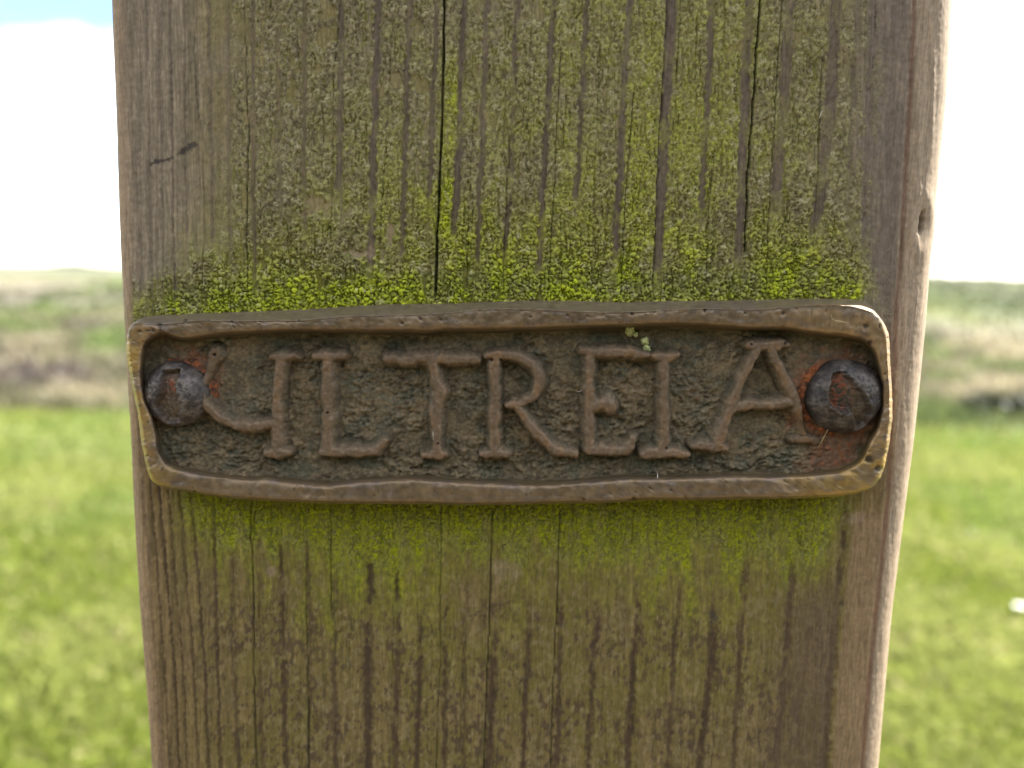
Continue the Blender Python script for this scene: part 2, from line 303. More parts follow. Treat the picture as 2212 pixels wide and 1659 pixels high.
def wood_masks(u, v):
    """stripe, red line, crack, line-rag fields at tracing position u, v"""
    rag = (vnoise(u / 40, v / 9, 3) - .5) * 7 + (vnoise(u / 30, v / 60, 4) - .5) * 4
    st = np.zeros_like(u)
    up = v < 860
    jv = v + 60 * (vnoise(u / 20, v / 20, 5) - .5); wv = 0.75 + 0.5 * vnoise(u / 60, v / 45, 8); cv = 0.6 + 0.7 * vnoise(u / 80, v / 50, 10)
    rg2 = fbm(u / 7, v / 7, 15, 3); gl = .30 + .70 * ss(.36, .56, fbm(u / 15, v / 26, 14, 4) + .22 * ss(1330, 1560, v))
    gap = 0.62 + 0.38 * ss(.28, .5, fbm(u / 25 + 3, v / 60, 6, 3))
    for pts, w, k in UP:
        d = np.abs(u + rag * min(1, w / 12) - xinterp(pts, v)); e = pts[-1][1]
        fade = 1 - ss(e - 30, e + 110, jv)
        st = np.maximum(st, np.where(up, k * (1 - ss(w * .36, w * .78, d + 4 * (rg2 - .5))) * fade * (gap if w > 8 else 1), 0))
    for pts, w, k in LO:
        d = np.abs(u + 0.8 * rag * min(1, w / 12) - xinterp(pts, v)); s = pts[0][1]
        fade = ss(s - 40, s + 50, jv) if w > 8 else 1.0
        ww = w * wv
        st = np.maximum(st, np.where(up, 0, k * (1 - ss(ww * .20, ww * .78, d + 6 * (rg2 - .5))) * fade * (gl if w > 8 else 1)))
    pts, w, k = RED
    red = 1 - ss(2.5, 7, np.abs(u + 0.25 * rag - xinterp(pts, v)))
    ck = np.zeros_like(u); wob = (vnoise(u / 90, v / 22, 9) - .5) * 3
    for pts, w, k, a, b in CRK:
        if w < 2.5: w *= .72; k *= .74
        d = np.abs(u + wob - xinterp(pts, v))
        ww = w * cv
        ck = np.maximum(ck, k * (1 - ss(ww * .5, ww * .5 + 1.6, d)) * ss(a, a + 25, v) * (1 - ss(b - 25, b + 5, v)))
    return st, red, ck
def green_field(u, v):
    tv = topv(u); dv = tv - v
    up = v < 860
    side = ss(290, 470, u + 90 * ss(-1, -0.0, -dv / 120)) * (1 - ss(1740, 1930, u + 90 * (fbm(u / 40, v / 40, 13, 3) - .5)))
    n = fbm(u / 70, v / 110, 11, 4)
    g = np.clip(np.exp(-np.clip(dv, 0, 999) / 85) * 1.4, 0, 1.2)
    g = np.maximum(g, 0.74 * np.exp(-np.clip(dv - 40, 0, 999) / 230) * np.exp(-((u - 980) / 420) ** 2))
    g = np.maximum(g, 0.56 * np.exp(-((u - 1420) / 330) ** 2) * (0.45 + .55 * np.exp(-np.clip(dv, 0, 999) / 300)))
    g = np.maximum(g, 0.75 * np.exp(-((u - xinterp(CRK[0][0], v) - 18) / 26) ** 2) * ss(50, 260, v))
    g = g * (0.45 + 1.1 * ss(.25, .75, n)) * side * (.72 + .28 * ss(480, 900, u))
    # below the plaque
    db = v - 1085
    depth = 135 + 80 * np.exp(-((u - 760) / 240) ** 2) + 80 * np.exp(-((u - 1480) / 260) ** 2) - 50 * ss(1650, 1850, u)
    g2 = (1 - ss(0.1, 1.5, db / depth + 1.5 * (fbm(u / 26 + 4, v / 95, 12, 4) - .5))) * ss(345, 440, u) * (1 - ss(1760, 1880, u))
    g2 = np.maximum(g2, 0.34 * (1 - ss(150, 480, db)) * ss(560, 760, u) * (1 - ss(1600, 1780, u)) * ss(.3, .6, n))
    return np.where(up, g, g2)

def timber_colour(u, v, ph):
    st, red, ck = wood_masks(u, v)
    up = ss(900, 820, v); lo = 1 - up
    n = fbm(u / 9, v / 170, 20, 4); nb = fbm(u / 90, v / 130, 21, 4); nf_ = fbm(u / 6, v / 8, 22, 3); gr = fbm(u / 3.6, v / 420, 29, 3)
    c = mixc(np.array([.150, .126, .098]), np.array([.212, .178, .138]), ss(.25, .75, n))
    c = mixc(c, mixc(np.array([.110, .080, .033]), np.array([.178, .128, .056]), ss(.25, .75, n)), lo * 0.9)
    c = c * (0.70 + .60 * gr)[..., None]
    # olive film over the middle of the face
    mid = ss(330, 520, u) * (1 - ss(1780, 1930, u))
    c = mixc(c, mixc(np.array([.155, .134, .050]), np.array([.116, .098, .026]), lo), mid * (.40 + .45 * ss(.35, .65, nb)))
    c = mixc(c, np.array([.210, .172, .100]), mid * .45 * ss(.52, .70, fbm(u / 9, v / 12, 19, 4)))
    # brown scurf
    sp = fbm(u / 7, v / 12, 23, 4) + .16 * np.exp(-np.abs(vnoise(u / 17, v / 400, 17) - .5) * 9) - .04
    c = mixc(c, np.array([.060, .040, .026]), ss(.56, .66, sp) * mid * (.20 + .60 * lo * ss(1240, 1330, v)) * ss(.36, .52, fbm(u / 110, v / 90, 24, 3)))
    # green
    g = green_field(u, v)
    gc = mixc(np.array([.115, .132, .007]), np.array([.225, .240, .012]), ss(.3, .7, nf_))
    c = mixc(c, gc, np.clip(g, 0, 1) * (0.70 + .30 * nf_))
    # stripes
    sc_up = mixc(np.array([.068, .052, .045]), np.array([.118, .092, .076]), nf_); sc_lo = mixc(np.array([.033, .021, .013]), np.array([.066, .042, .025]), nf_)
    c = mixc(c, mixc(sc_up, sc_lo, lo), st * np.where(up > .5, .92, .9))
    # right-hand band: smooth, dark upper zone, pale tan lower zone and corner
    x2 = xinterp(RED[0], v)
    rz = ss(0, 10, u - x2)
    dk = ss(-135, -85, u - x2 - 25 * (nb - .5)) * (1 - ss(-16, -4, u - x2)) * ss(1060, 900, v) * (1 - .75 * np.clip(g, 0, 1))
    c = mixc(c, np.array([.130, .105, .090]), dk * (.55 + .4 * ss(.35, .6, fbm(u / 18, v / 40, 25, 4))))
    zl = ss(0, 14, u - xinterp(LO[-1][0], v) - 12) * (1 - rz) * ss(1090, 1130, v)
    c = mixc(c, np.array([.205, .145, .088]), zl * .8)
    db = (1 - ss(60, 170, xinterp(LO[-1][0], v) - u + 60 * (nb - .5))) * (1 - ss(0, 12, u - xinterp(LO[-1][0], v))) * ss(1200, 1330, v)
    c = mixc(c, np.array([.100, .070, .045]), db * .7)
    c = mixc(c, mixc(np.array([.200, .158, .118]), np.array([.270, .215, .165]), n), rz * .95)
    c = mixc(c, np.array([.110, .052, .036]), red * .65)
    # left edge: warm clean wood
    le = 1 - ss(0, 40, u - xinterp(SIL_L, v))
    c = mixc(c, np.array([.270, .190, .130]), le * .7)
    # dark scuffs
    for (x1, y1, x2_, y2, w, k) in ((323, 353, 364, 344, 6, .9), (366, 343, 396, 327, 2.5, .6), (396, 327, 420, 311, 8, .85), (503, 287, 543, 271, 6, .5), (863, 151, 907, 142, 5, .6), (600, 306, 612, 300, 4, .6)):
        dx, dy = x2_ - x1, y2 - y1; t = np.clip(((u - x1) * dx + (v - y1) * dy) / (dx * dx + dy * dy), 0, 1)
        d = np.hypot(u - x1 - t * dx, v - y1 - t * dy) + 13 * (fbm(u / 6, v / 4, 26) - .5)
        c = mixc(c, np.array([.035, .028, .026]), k * (1 - ss(w * .4, w, d)))
    d = np.hypot((u - 1541) / 1.0, (v - 1331) / 1.1) + 22 * (fbm(u / 9, v / 9, 27) - .5)
    c = mixc(c, np.array([.05, .04, .03]), .85 * (1 - ss(8, 16, d)))
    # worn pale patches
    for (x0, y0, a, b, k) in ((765, 470, 60, 70, .25), (790, 545, 75, 20, .6), (845, 500, 18, 40, .6), (1470, 215, 14, 22, .6), (1660, 60, 40, 50, .4), (690, 440, 40, 60, .35), (1090, 1232, 45, 30, .3), (1850, 1118, 26, 18, .5), (1500, 186, 14, 20, .5), (585, 1235, 18, 14, .5)):
        d = np.hypot((u - x0) / a, (v - y0) / b) + 1.1 * (fbm(u / 14, v / 18, 28, 4) - .5)
        c = mixc(c, np.array([.28, .215, .165]), k * (1 - ss(.4, 1.1, d)))
    c = c * (.80 + .40 * fbm(u / 2.6, v / 5.5, 18, 2))[..., None]
    c = c * (.86 + .28 * fbm(u / 14, v / 9, 16, 4))[..., None]
    c = mixc(c, np.array([.020, .022, .010]), ck * .8)
    return c, st, red, ck, g

pts3 = np.stack([BX, BY, BZ], -1)
U, V = proj(pts3); ok = (NY < 0.0) & (BY < 0.02)
Uq = np.clip(U, 150, 2150); Vq = np.clip(V, -2500, 4200)
cw, st, red, ck, gw = timber_colour(Uq, Vq, None)
side = np.broadcast_to(np.where(NX > 0.5, 1, 0)[..., None], cw.shape); front = (NY < -0.02)
sidec = mixc(np.array([.30, .235, .175]), np.array([.38, .31, .24]), fbm(BY * 300 + 5, BZ * 12, 60, 4))
cw = np.where(front[..., None], cw, sidec)
fz = np.clip(-NY, 0, 1) ** 8
hw = (fz * 0.00016 * (fbm(Uq / 12, Vq / 45, 30, 3) - .5) + fz * 0.00024 * (fbm(Uq / 4.5, Vq / 7, 31, 2) - .5) + fz * 0.00040 * (fbm(Uq / 7.0, Vq / 260, 34, 2) - .5) - 0.0010 * ck ** 1.6
      + np.where(Vq > 860, -0.00024, -0.00010) * st - 0.00014 * red + 0.0005 * (fbm(Uq / 300, Vq / 500, 32, 2) - .5))
# knot slit on the right arris with a swollen lip round it
dk = np.hypot((Uq - 1990 - 0.12 * (480 - Vq)) / 5.5, (Vq - 480) / 28.0) + 0.5 * (vnoise(Uq / 5, Vq / 9, 33) - .5)
kn = 1 - ss(.5, 1.15, dk); lip = np.exp(-((np.hypot((Uq - 1990) / 22, (Vq - 485) / 62) - 1) / .45) ** 2)
hw = hw - 0.0012 * kn + 0.0003 * lip
cw = mixc(cw, np.array([.05, .04, .032]), kn * .85)
hw = np.where(front, hw, 0.00005 * (fbm(BY * 500, BZ * 30, 61, 3) - .5))
PX = BX + NX * hw; PY = BY + NY * hw
nC = BX.shape[1]
Vp = np.stack([PX, PY, BZ], -1).reshape(-1, 3)
timber = make_mesh('timber', Vp, grid_faces(n_r, nC, wrap=True), M_wood, post, cw.reshape(-1, 3))
tp = np.stack([BX[-1], BY[-1], BZ[-1]], -1); cxy = tp.mean(0)
capv = np.concatenate([tp, (tp - cxy) * [.93, .93, 0] + cxy + [0, 0, .006], [cxy + [0, 0, .007]]])
k = np.arange(nC); k2 = (k + 1) % nC
capf = np.concatenate([np.stack([k, k2, k2 + nC, k + nC], 1), np.stack([k + nC, k2 + nC, np.full(nC, 2 * nC), np.full(nC, 2 * nC)], 1)])
capf = np.concatenate([np.stack([capf[:, 0], capf[:, 1], capf[:, 2]], 1), np.stack([capf[:nC, 0], capf[:nC, 2], capf[:nC, 3]], 1)]) if False else capf
cap_t = np.concatenate([np.stack([k, k2, k2 + nC], 1), np.stack([k, k2 + nC, k + nC], 1), np.stack([k + nC, k2 + nC, np.full(nC, 2 * nC)], 1)])
make_mesh('end_grain', capv, cap_t, M_wood, post, np.tile(np.array([[.2, .17, .12]]), (len(capv), 1)))

# crust of algae and lichen granules, lying on the face
def crust(name, u0_, u1_, v0_, v1_, step, upper):
    a = P(u0_, v1_); b = P(u1_, v0_)
    xs = np.arange(a[0], b[0], step); zs = np.arange(a[2], b[2], step)
    Z, X = np.meshgrid(zs, xs, indexing='ij')
    base = np.stack([X, np.zeros_like(X), Z], -1); u, v = proj(base)
    st, red, ck = wood_masks(u, v); g = np.clip(green_field(u, v), 0, 1)
    warp = 5 * (fbm(u / 25, v / 25, 70, 2) - .5)
    wx = 4.0 * (vnoise(u / 11, v / 11, 65) - .5) + warp; wy = 4.0 * (vnoise(u / 11, v / 11, 66) - .5) + warp
    tc_, *_ = timber_colour(u, v, None)
    cells = []
    for (sx, sy, sd_) in ((4.4, 6.2, 71), (6.6, 7.8, 72), (9.6, 10.2, 73)):
        a1, a2, ai = worley((u + wx) / sx, (v + wy) / sy, sd_); cells.append((a1, a2 - a1, ai))
    near = ss(300, 600, v) if upper else ss(1300, 1100, v)
    pick = fbm(u / 28, v / 30, 67, 3) + (.14 * near - .06 if upper else -.08)
    w0 = ss(.50, .47, pick); w2 = ss(.575, .60, pick); w1 = 1 - w0 - w2
    f1 = cells[0][0] * w0 + cells[1][0] * w1 + cells[2][0] * w2; edge = cells[0][1] * w0 + cells[1][1] * w1 + cells[2][1] * w2
    rid = np.where(w0 > .5, cells[0][2], np.where(w2 > .5, cells[2][2], cells[1][2]))
    if upper:
        cover = ss(380, 640, u + 270 * ss(520, 690, v + 130 * (fbm(u / 22, v / 40, 69, 3) - .5)) + 70 * (fbm(u / 30, v / 50, 68, 4) - .5)) * (1 - ss(1770, 1950, u + 70 * (fbm(u / 32, v / 36, 74, 4) - .5)))
        cover = cover * (1 - .97 * np.clip(st * 1.25, 0, 1))
        cover = cover * ss(-150, -70, v + 60 * (fbm(u / 20, v / 30, 85, 3) - .5))
        pn = fbm(u / 34, v / 50, 75, 4)
        cover = cover * ss(.20, .42, pn + .30 * g + .10 * near)
        for (x0, y0, aa, bb) in ((790, 548, 70, 16), (845, 500, 15, 36), (690, 440, 36, 55)):
            d = np.hypot((u - x0) / aa, (v - y0) / bb) + 1.6 * (fbm(u / 14, v / 18, 28, 4) - .5)
            cover = cover * (.15 + .85 * ss(.3, .95, d))
        amp = 0.00016 + 0.00032 * near
    else:
        cover = ss(.20, .95, g + .8 * (fbm(u / 16, v / 30, 77, 4) - .5)) * (1 - ss(1150, 1330, v)) * (1 - .8 * st)
        amp = 0.00010 * np.ones_like(u)
    # long upright hairline splits
    vs = vnoise((u + 4 * vnoise(u / 9, v / 12, 78)) / 6.0, v / 75, 79); split = (1 - ss(.02, .075, np.abs(vs - .5))) * ss(.42, .55, vnoise(u / 26, v / 70, 80))
    soft = ss(.30, .62, fbm(u / 22 + 7, v / 26, 81, 3) + .25 * g)           # granular here, smeared there
    crk = (1 - ss(.015, .12, edge)) * (.15 + .85 * soft) * (.40 + .60 * near) * (.25 + .75 * np.clip(g * 1.3, 0, 1))
    crk = np.maximum(crk, .9 * split * (.5 + .5 * soft)) * ss(.1, .8, cover)
    fl = fbm(u / 4.6, v / 6.5, 84, 3)
    dome = np.sqrt(np.clip(1 - (f1 / .85) ** 2, 0, 1))
    h = -0.00010 + cover * (0.00022 + amp * dome * (1 - crk) * (.5 + 1.0 * rid) - 0.00022 * crk) - 0.0009 * ck ** 1.6 + cover * 0.00030 * (fl - .5)
    h = h + 0.0005 * (fbm(u / 300, v / 500, 32, 2) - .5) + 0.00010 * (fbm(u / 12, v / 45, 30, 3) - .5)
    gg = np.clip(g * (.75 + .6 * (rid - .4)) + .25 * (fbm(u / 9, v / 12, 82, 2) - .5) + (.22 * split if upper else 0), 0, 1)
    cb = mixc(np.array([.072, .058, .036]), np.array([.270, .228, .155]), np.clip(.35 * rid + 1.1 * (fl - .30), 0, 1))
    if upper:
        cg = mixc(np.array([.205, .240, .012]), np.array([.375, .410, .030]), np.clip(rid * .75 + .5 * (fl - .5) + .2 * near, 0, 1))
    else:
        cg = mixc(np.array([.120, .142, .005]), np.array([.230, .250, .010]), rid)
    c = mixc(cb, cg, gg)
    pale = ss(.64, .74, fbm(u / 13, v / 13, 83, 3)) * (.55 if upper else .0)
    c = mixc(c, np.array([.32, .29, .20]), pale * (rid > .35))
    c = mixc(c, mixc(np.array([.045, .032, .016]), np.array([.055, .065, .005]), gg), crk * .8)
    c = mixc(c, np.array([.018, .022, .008]), ck * .9)
    c = mixc(tc_, c, ss(.10, .6, cover))
    o = make_mesh(name, np.stack([X, -h, Z], -1).reshape(-1, 3), grid_faces(len(zs), len(xs), mask=cover > .12), M_crust, post, c.reshape(-1, 3))
    o['kind'] = 'stuff'; return o
tag(crust('algae_crust', 290, 2085, -150, 705, 0.000165, True), 'crust of yellow green algae granules above the plaque')
tag(crust('algae_film', 330, 1900, 1050, 1345, 0.00020, False), 'thin green algae film below the plaque')

# ------------------------------------------------------------------ bronze plaque
plaque = empty('name_plaque', tuple(P(1100, 870, 0)))
tag(plaque, 'cast bronze plaque with raised letters ULTREIA screwed to the wooden post', 'plaque')
T_base = [(281, 716), (284, 700), (300, 687), (330, 680), (420, 676), (520, 672), (650, 667), (750, 660), (860, 655), (960, 655), (1080, 650), (1200, 647), (1350, 651), (1450, 648), (1550, 648), (1700, 645), (1820, 644), (1868, 648), (1893, 664), (1912, 692)]
T_out = [(274, 728), (280, 706), (294, 694), (324, 701), (373, 699), (429, 692), (504, 694), (592, 692), (650, 693), (694, 688), (767, 682), (864, 681), (894, 680), (953, 678), (1025, 670), (1098, 667), (1186, 670), (1303, 675), (1400, 673), (1435, 669), (1523, 667), (1640, 669), (1727, 661), (1800, 659), (1844, 663), (1887, 675), (1908, 694)]
T_in = [(307, 752), (311, 738), (330, 726), (353, 714), (370, 724), (394, 730), (446, 724), (490, 718), (563, 714), (650, 711), (738, 713), (864, 713), (923, 715), (952, 710), (1069, 710), (1215, 705), (1348, 701), (1400, 699), (1494, 698), (1610, 707), (1698, 707), (1771, 718), (1829, 724), (1867, 732), (1884, 748)]
R_out = [(1912, 692), (1921, 720), (1924, 780), (1928, 850), (1929, 900), (1922, 960), (1912, 1010), (1903, 1032)]
R_in = [(1884, 748), (1893, 765), (1901, 797), (1908, 830), (1908, 880), (1898, 925), (1880, 955), (1868, 985), (1852, 1004)]
B_out = [(1903, 1032), (1885, 1055), (1850, 1068), (1780, 1076), (1700, 1078), (1600, 1080), (1500, 1082), (1400, 1082), (1300, 1088), (1200, 1088), (1100, 1092), (1000, 1092), (900, 1090), (800, 1090), (700, 1088), (600, 1084), (520, 1080), (450, 1072), (400, 1062), (350, 1055), (326, 1040)]
B_in = [(1852, 1004), (1814, 1022), (1742, 1029), (1669, 1032), (1581, 1030), (1464, 1035), (1348, 1036), (1273, 1042), (1157, 1050), (1069, 1045), (982, 1042), (894, 1036), (778, 1041), (709, 1050), (621, 1042), (577, 1035), (534, 1038), (446, 1028), (388, 1016), (359, 1004)]
L_out = [(326, 1040), (315, 1010), (305, 960), (297, 900), (288, 850), (278, 800), (271, 760), (273, 735), (281, 716)]
L_in = [(359, 1004), (342, 981), (335, 937), (327, 902), (310, 864), (302, 811), (305, 770), (307, 752)]
NT, NS = 620, 170
def resamp(p, n):
    p = np.array(p, float); s = np.concatenate([[0], np.cumsum(np.hypot(*np.diff(p, axis=0).T))])
    t = np.linspace(0, s[-1], n, endpoint=False); return np.stack([np.interp(t, s, p[:, 0]), np.interp(t, s, p[:, 1])], 1)
def loop(t, r, b, l): return np.concatenate([resamp(t, NT), resamp(r, NS), resamp(b, NT), resamp(l, NS)])
def smooth(p, s):
    n = len(p); k = np.fft.fftfreq(n) * n; g = np.exp(-0.5 * (2 * math.pi * k / n * s) ** 2)
    return np.real(np.fft.ifft(np.fft.fft(p, axis=0) * g[:, None], axis=0))
R2 = [(1908, 694)] + R_out[1:]; L2 = L_out[:-1] + [(274, 728)]
lp_base = smooth(loop(T_base, R_out, B_out, L_out), 4)
lp_out = smooth(loop(T_out, R2, B_out, L2), 3.5)
lp_in = smooth(loop(T_in, R_in, B_in, L_in), 3)
NLP = len(lp_out)
top_w = np.zeros(NLP); top_w[:NT] = 1; top_w = np.clip(smooth(top_w[:, None], 9)[:, 0], 0, 1)
def inset(p, d):
    t = np.roll(p, -3, 0) - np.roll(p, 3, 0); t /= np.linalg.norm(t, axis=1)[:, None] + 1e-9
    return p + np.stack([-t[:, 1], t[:, 0]], 1) * np.asarray(d)[..., None]      # loop runs clockwise on the sheet: inward
def put(p, h): return P(p[:, 0], p[:, 1], h)
HF, HC = 0.0034, 0.0075
tw = top_w[:, None]
tt = np.arange(NLP) / NLP * 60
hvar = 0.0005 * (fbm(tt, tt * 0 + 3.3, 90, 3) - .5)
sil = put(lp_out, 0.0040)                       # walls away from the top drop straight back
def wall(h, inw=0.0):
    w_ = put(inset(lp_out, np.full(NLP, inw)), 0.0040).copy(); w_[:, 1] = -h; return w_
def topslope(f):
    a = put(lp_base, 0.0); b = put(lp_out, HC); return a * (1 - f) + b * f
ctr = [wall(-0.0012) * (1 - tw) + (put(lp_base, 0.0) + [0, 0.0012, 0]) * tw,
       wall(0.0010) * (1 - tw) + topslope(.10) * tw,
       wall(0.0030) * (1 - tw) + topslope(.45) * tw,
       put(inset(lp_out, np.full(NLP, 1.0)), 0.0046 + hvar) * (1 - tw) + (topslope(.965) + [0, -.0001, .0001]) * tw,
       put(inset(lp_out, np.full(NLP, 6.0)), HC + hvar) * (1 - tw) + put(lp_out + [0, 2.5], HC + .0001 + hvar) * tw,
       put(lp_out * .55 + lp_in * .45, HC + 0.0002 + hvar), put(lp_out * .14 + lp_in * .86, HC + 0.0001 + hvar), put(inset(lp_in, np.full(NLP, 1.5)), HC - 0.0007),
       put(inset(lp_in, np.full(NLP, 6.0)), HF + 0.0009), put(inset(lp_in, np.full(NLP, 11.0)), HF + 0.0001), put(inset(lp_in, np.full(NLP, 17.0)), HF - 0.0008)]
ctr = np.stack(ctr, 0); K = len(ctr); NP_ = 44
tq = np.linspace(0, K - 1.0001, NP_); i0 = tq.astype(int); fr = (tq - i0)[:, None, None]
g_ = lambda i: ctr[np.clip(i, 0, K - 1)]
p0, p1, p2, p3 = g_(i0 - 1), g_(i0), g_(i0 + 1), g_(i0 + 2)
ring = 0.5 * (2 * p1 + (p2 - p0) * fr + (2 * p0 - 5 * p1 + 4 * p2 - p3) * fr ** 2 + (3 * p1 - p0 - 3 * p2 + p3) * fr ** 3)
ring = np.moveaxis(ring, 0, 1)                  # (loop, profile, 3)
ru, rv = proj(ring); q = np.broadcast_to(tq[None, :], ru.shape)
dn = 0.00034 * (fbm(ru / 40, rv / 14, 91, 3) - .5) + 0.00024 * (fbm(ru / 9, rv / 7, 92, 4) - .5)
topm = (q < 4.2) & (top_w[:, None] > .5)
dn = dn + np.where(topm, 0.00010 * (vnoise((ru + 1.6 * rv) / 5.0, rv / 40, 93) - .5), 0)            # file marks on the top edge
prs = random.Random(5); pits = np.zeros_like(ru)
pl = [(301, 715, 4), (319, 713, 3), (330, 714, 4.5), (309, 738, 2.5), (311, 748, 3), (345, 703, 7), (400, 692, 5), (300, 750, 2), (500, 695, 3), (645, 693, 3.5), (908, 689, 4), (868, 698, 4), (952, 691, 4), (1145, 684, 3),
      (1226, 681, 3), (1269, 683, 3), (1366, 678, 3.5), (1523, 671, 4), (1610, 676, 3), (1692, 677, 5), (1872, 704, 8), (1901, 706, 4), (1880, 740, 6), (1878, 992, 10), (1898, 1012, 9), (1370, 1079, 5), (1260, 1078, 4), (1405, 1055, 3), (1450, 1060, 3), (420, 1062, 3), (325, 1045, 3), (318, 985, 3)]
for _ in range(260):
    i = prs.randrange(NLP); t = prs.random(); a = lp_out[i] * (1 - t) + lp_in[i] * t; pl.append((a[0], a[1], prs.choice((1.1, 1.3, 1.6, 2.2))))
for (a, b, r) in pl:
    d = np.hypot(ru - a, rv - b); pits = np.maximum(pits, (1 - ss(r * .55, r * 1.25, d)) * min(1, r / 3))
pits = np.where(q < 2.5, 0, pits)
ring = ring - np.array([0, 1.0, 0]) * (dn - 0.00035 * pits)[..., None]
nz = fbm(ru / 45, rv / 30, 94, 4); nf2 = fbm(ru / 6, rv / 6, 95, 3)
cr_ = mixc(np.array([.128, .096, .058]), np.array([.175, .132, .084]), nf2)
ends = np.maximum(1 - ss(290, 350, ru - 20 * (nz - .5)), ss(1600, 1880, ru) * .8)
cr_ = mixc(cr_, np.array([.270, .190, .100]), ends * (.6 + .4 * nz))
och = np.maximum((1 - ss(285, 345, ru)) * ss(720, 760, rv) * (q < 6), ss(1640, 1860, ru) * ss(930, 1010, rv) * .9)
och = np.maximum(och, (1 - ss(300, 440, ru)) * ss(980, 1040, rv))
cr_ = mixc(cr_, np.array([.270, .185, .040]), np.clip(och, 0, 1) * .6 * ss(.3, .55, nz + .1))
cr_ = mixc(cr_, np.array([.150, .128, .096]), (topm * 1.0) * .75)
cr_ = mixc(cr_, np.array([.120, .100, .090]), ss(.55, .68, fbm(ru / 26 + 5, rv / 14, 96, 4)) * .55)
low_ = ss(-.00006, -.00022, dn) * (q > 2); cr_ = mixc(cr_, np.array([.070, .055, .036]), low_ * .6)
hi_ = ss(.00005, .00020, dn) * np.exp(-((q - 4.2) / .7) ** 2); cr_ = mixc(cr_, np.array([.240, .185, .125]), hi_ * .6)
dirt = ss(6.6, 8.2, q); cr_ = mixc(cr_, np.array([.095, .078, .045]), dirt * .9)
cr_ = mixc(cr_, np.array([.028, .024, .018]), pits * .8)
rim = make_mesh('rim', ring.reshape(-1, 3), np.concatenate([grid_faces(NLP, NP_), np.stack([np.arange(NP_ - 1) + (NLP - 1) * NP_, np.arange(1, NP_) + (NLP - 1) * NP_, np.arange(1, NP_), np.arange(NP_ - 1)], 1)]), M_bronze, plaque, cr_.reshape(-1, 3))

def inside(poly, u, v):
    r = np.zeros(u.shape, bool); x, y = poly[:, 0], poly[:, 1]; x2, y2 = np.roll(x, -1), np.roll(y, -1)
    for a, b, c, d in zip(x, y, x2, y2):
        if b == d: continue
        r ^= ((b > v) != (d > v)) & (u < (c - a) * (v - b) / (d - b) + a)
    return r
def floor_h(u, v):
    am = ss(.30, .62, fbm(u / 70, v / 50, 99, 3))                 # rough in places, smooth with packed dirt in others
    return (.5 + .8 * am) * 0.0010 * (fbm(u / 15, v / 11, 100, 4) - .5) + (.3 + 1.1 * am) * 0.0006 * (fbm(u / 6, v / 4.5, 101, 3) - .5) + 0.0005 * (fbm(u / 90, v / 70, 102, 2) - .5)
def rustf(u, v):
    n = fbm(u / 22, v / 18, 103, 4)
    d1 = np.hypot(u - 1815, (v - 865)); d2 = np.hypot(u - 395, v - 840)
    r = (1 - ss(84, 128, d1 + 70 * (n - .5))) * ss(1925, 1850, u) * .8 + (1 - ss(60, 105, d2 + 50 * (n - .5))) * ss(880, 800, v) * ss(330, 420, u) * .9
    r = r + .8 * (1 - ss(10, 50, np.hypot((u - 1790) / 1.8, v - 990) + 40 * (n - .5)))
    return np.clip(r, 0, 1)
def dirt_shade_colour(u, v):
    n = fbm(u / 30, v / 22, 104, 4); nf_ = fbm(u / 4.5, v / 4, 105, 3)
    c = mixc(np.array([.078, .068, .046]), np.array([.128, .104, .068]), ss(.35, .62, n))
    c = mixc(c, np.array([.070, .076, .058]), ss(.50, .66, fbm(u / 34 + 9, v / 28, 106, 4)) * .75)
    c = mixc(c, np.array([.185, .138, .086]), ss(.52, .72, nf_) * .45)
    c = mixc(c, np.array([.050, .040, .026]), ss(.46, .34, nf_) * .4)
    fh = floor_h(u, v); c = mixc(c, np.array([.030, .028, .020]), .45 * ss(.00005, -.00045, fh)); c = mixc(c, np.array([.190, .150, .100]), .22 * ss(.00005, .0005, fh))  # hollows darkened, high spots lightened by height: relief shading painted into the colour
    rd = rustf(u, v)
    c = mixc(c, np.array([.145, .080, .055]), np.clip(rd * 1.4, 0, 1) * .65)
    c = mixc(c, np.array([.220, .078, .034]), rd * ss(.45, .68, fbm(u / 9, v / 9, 107, 3)) * .65)
    return c
def patch(u0_, u1_, v0_, v1_, step, h):
    a = P(u0_, v1_, h); b = P(u1_, v0_, h)
    xs = np.arange(a[0], b[0], step); zs = np.arange(a[2], b[2], step); Z, X = np.meshgrid(zs, xs, indexing='ij')
    u, v = proj(np.stack([X, np.full_like(X, -h), Z], -1)); return X, Z, u, v
X, Z, u, v = patch(270, 1935, 680, 1075, 0.0002, HF)
msk = inside((lp_in * .6 + lp_out * .4)[::4], u, v)
make_mesh('plate', np.stack([X, -(HF + floor_h(u, v)), Z], -1).reshape(-1, 3), grid_faces(*X.shape, mask=msk), M_floor, plaque, dirt_shade_colour(u, v).reshape(-1, 3))

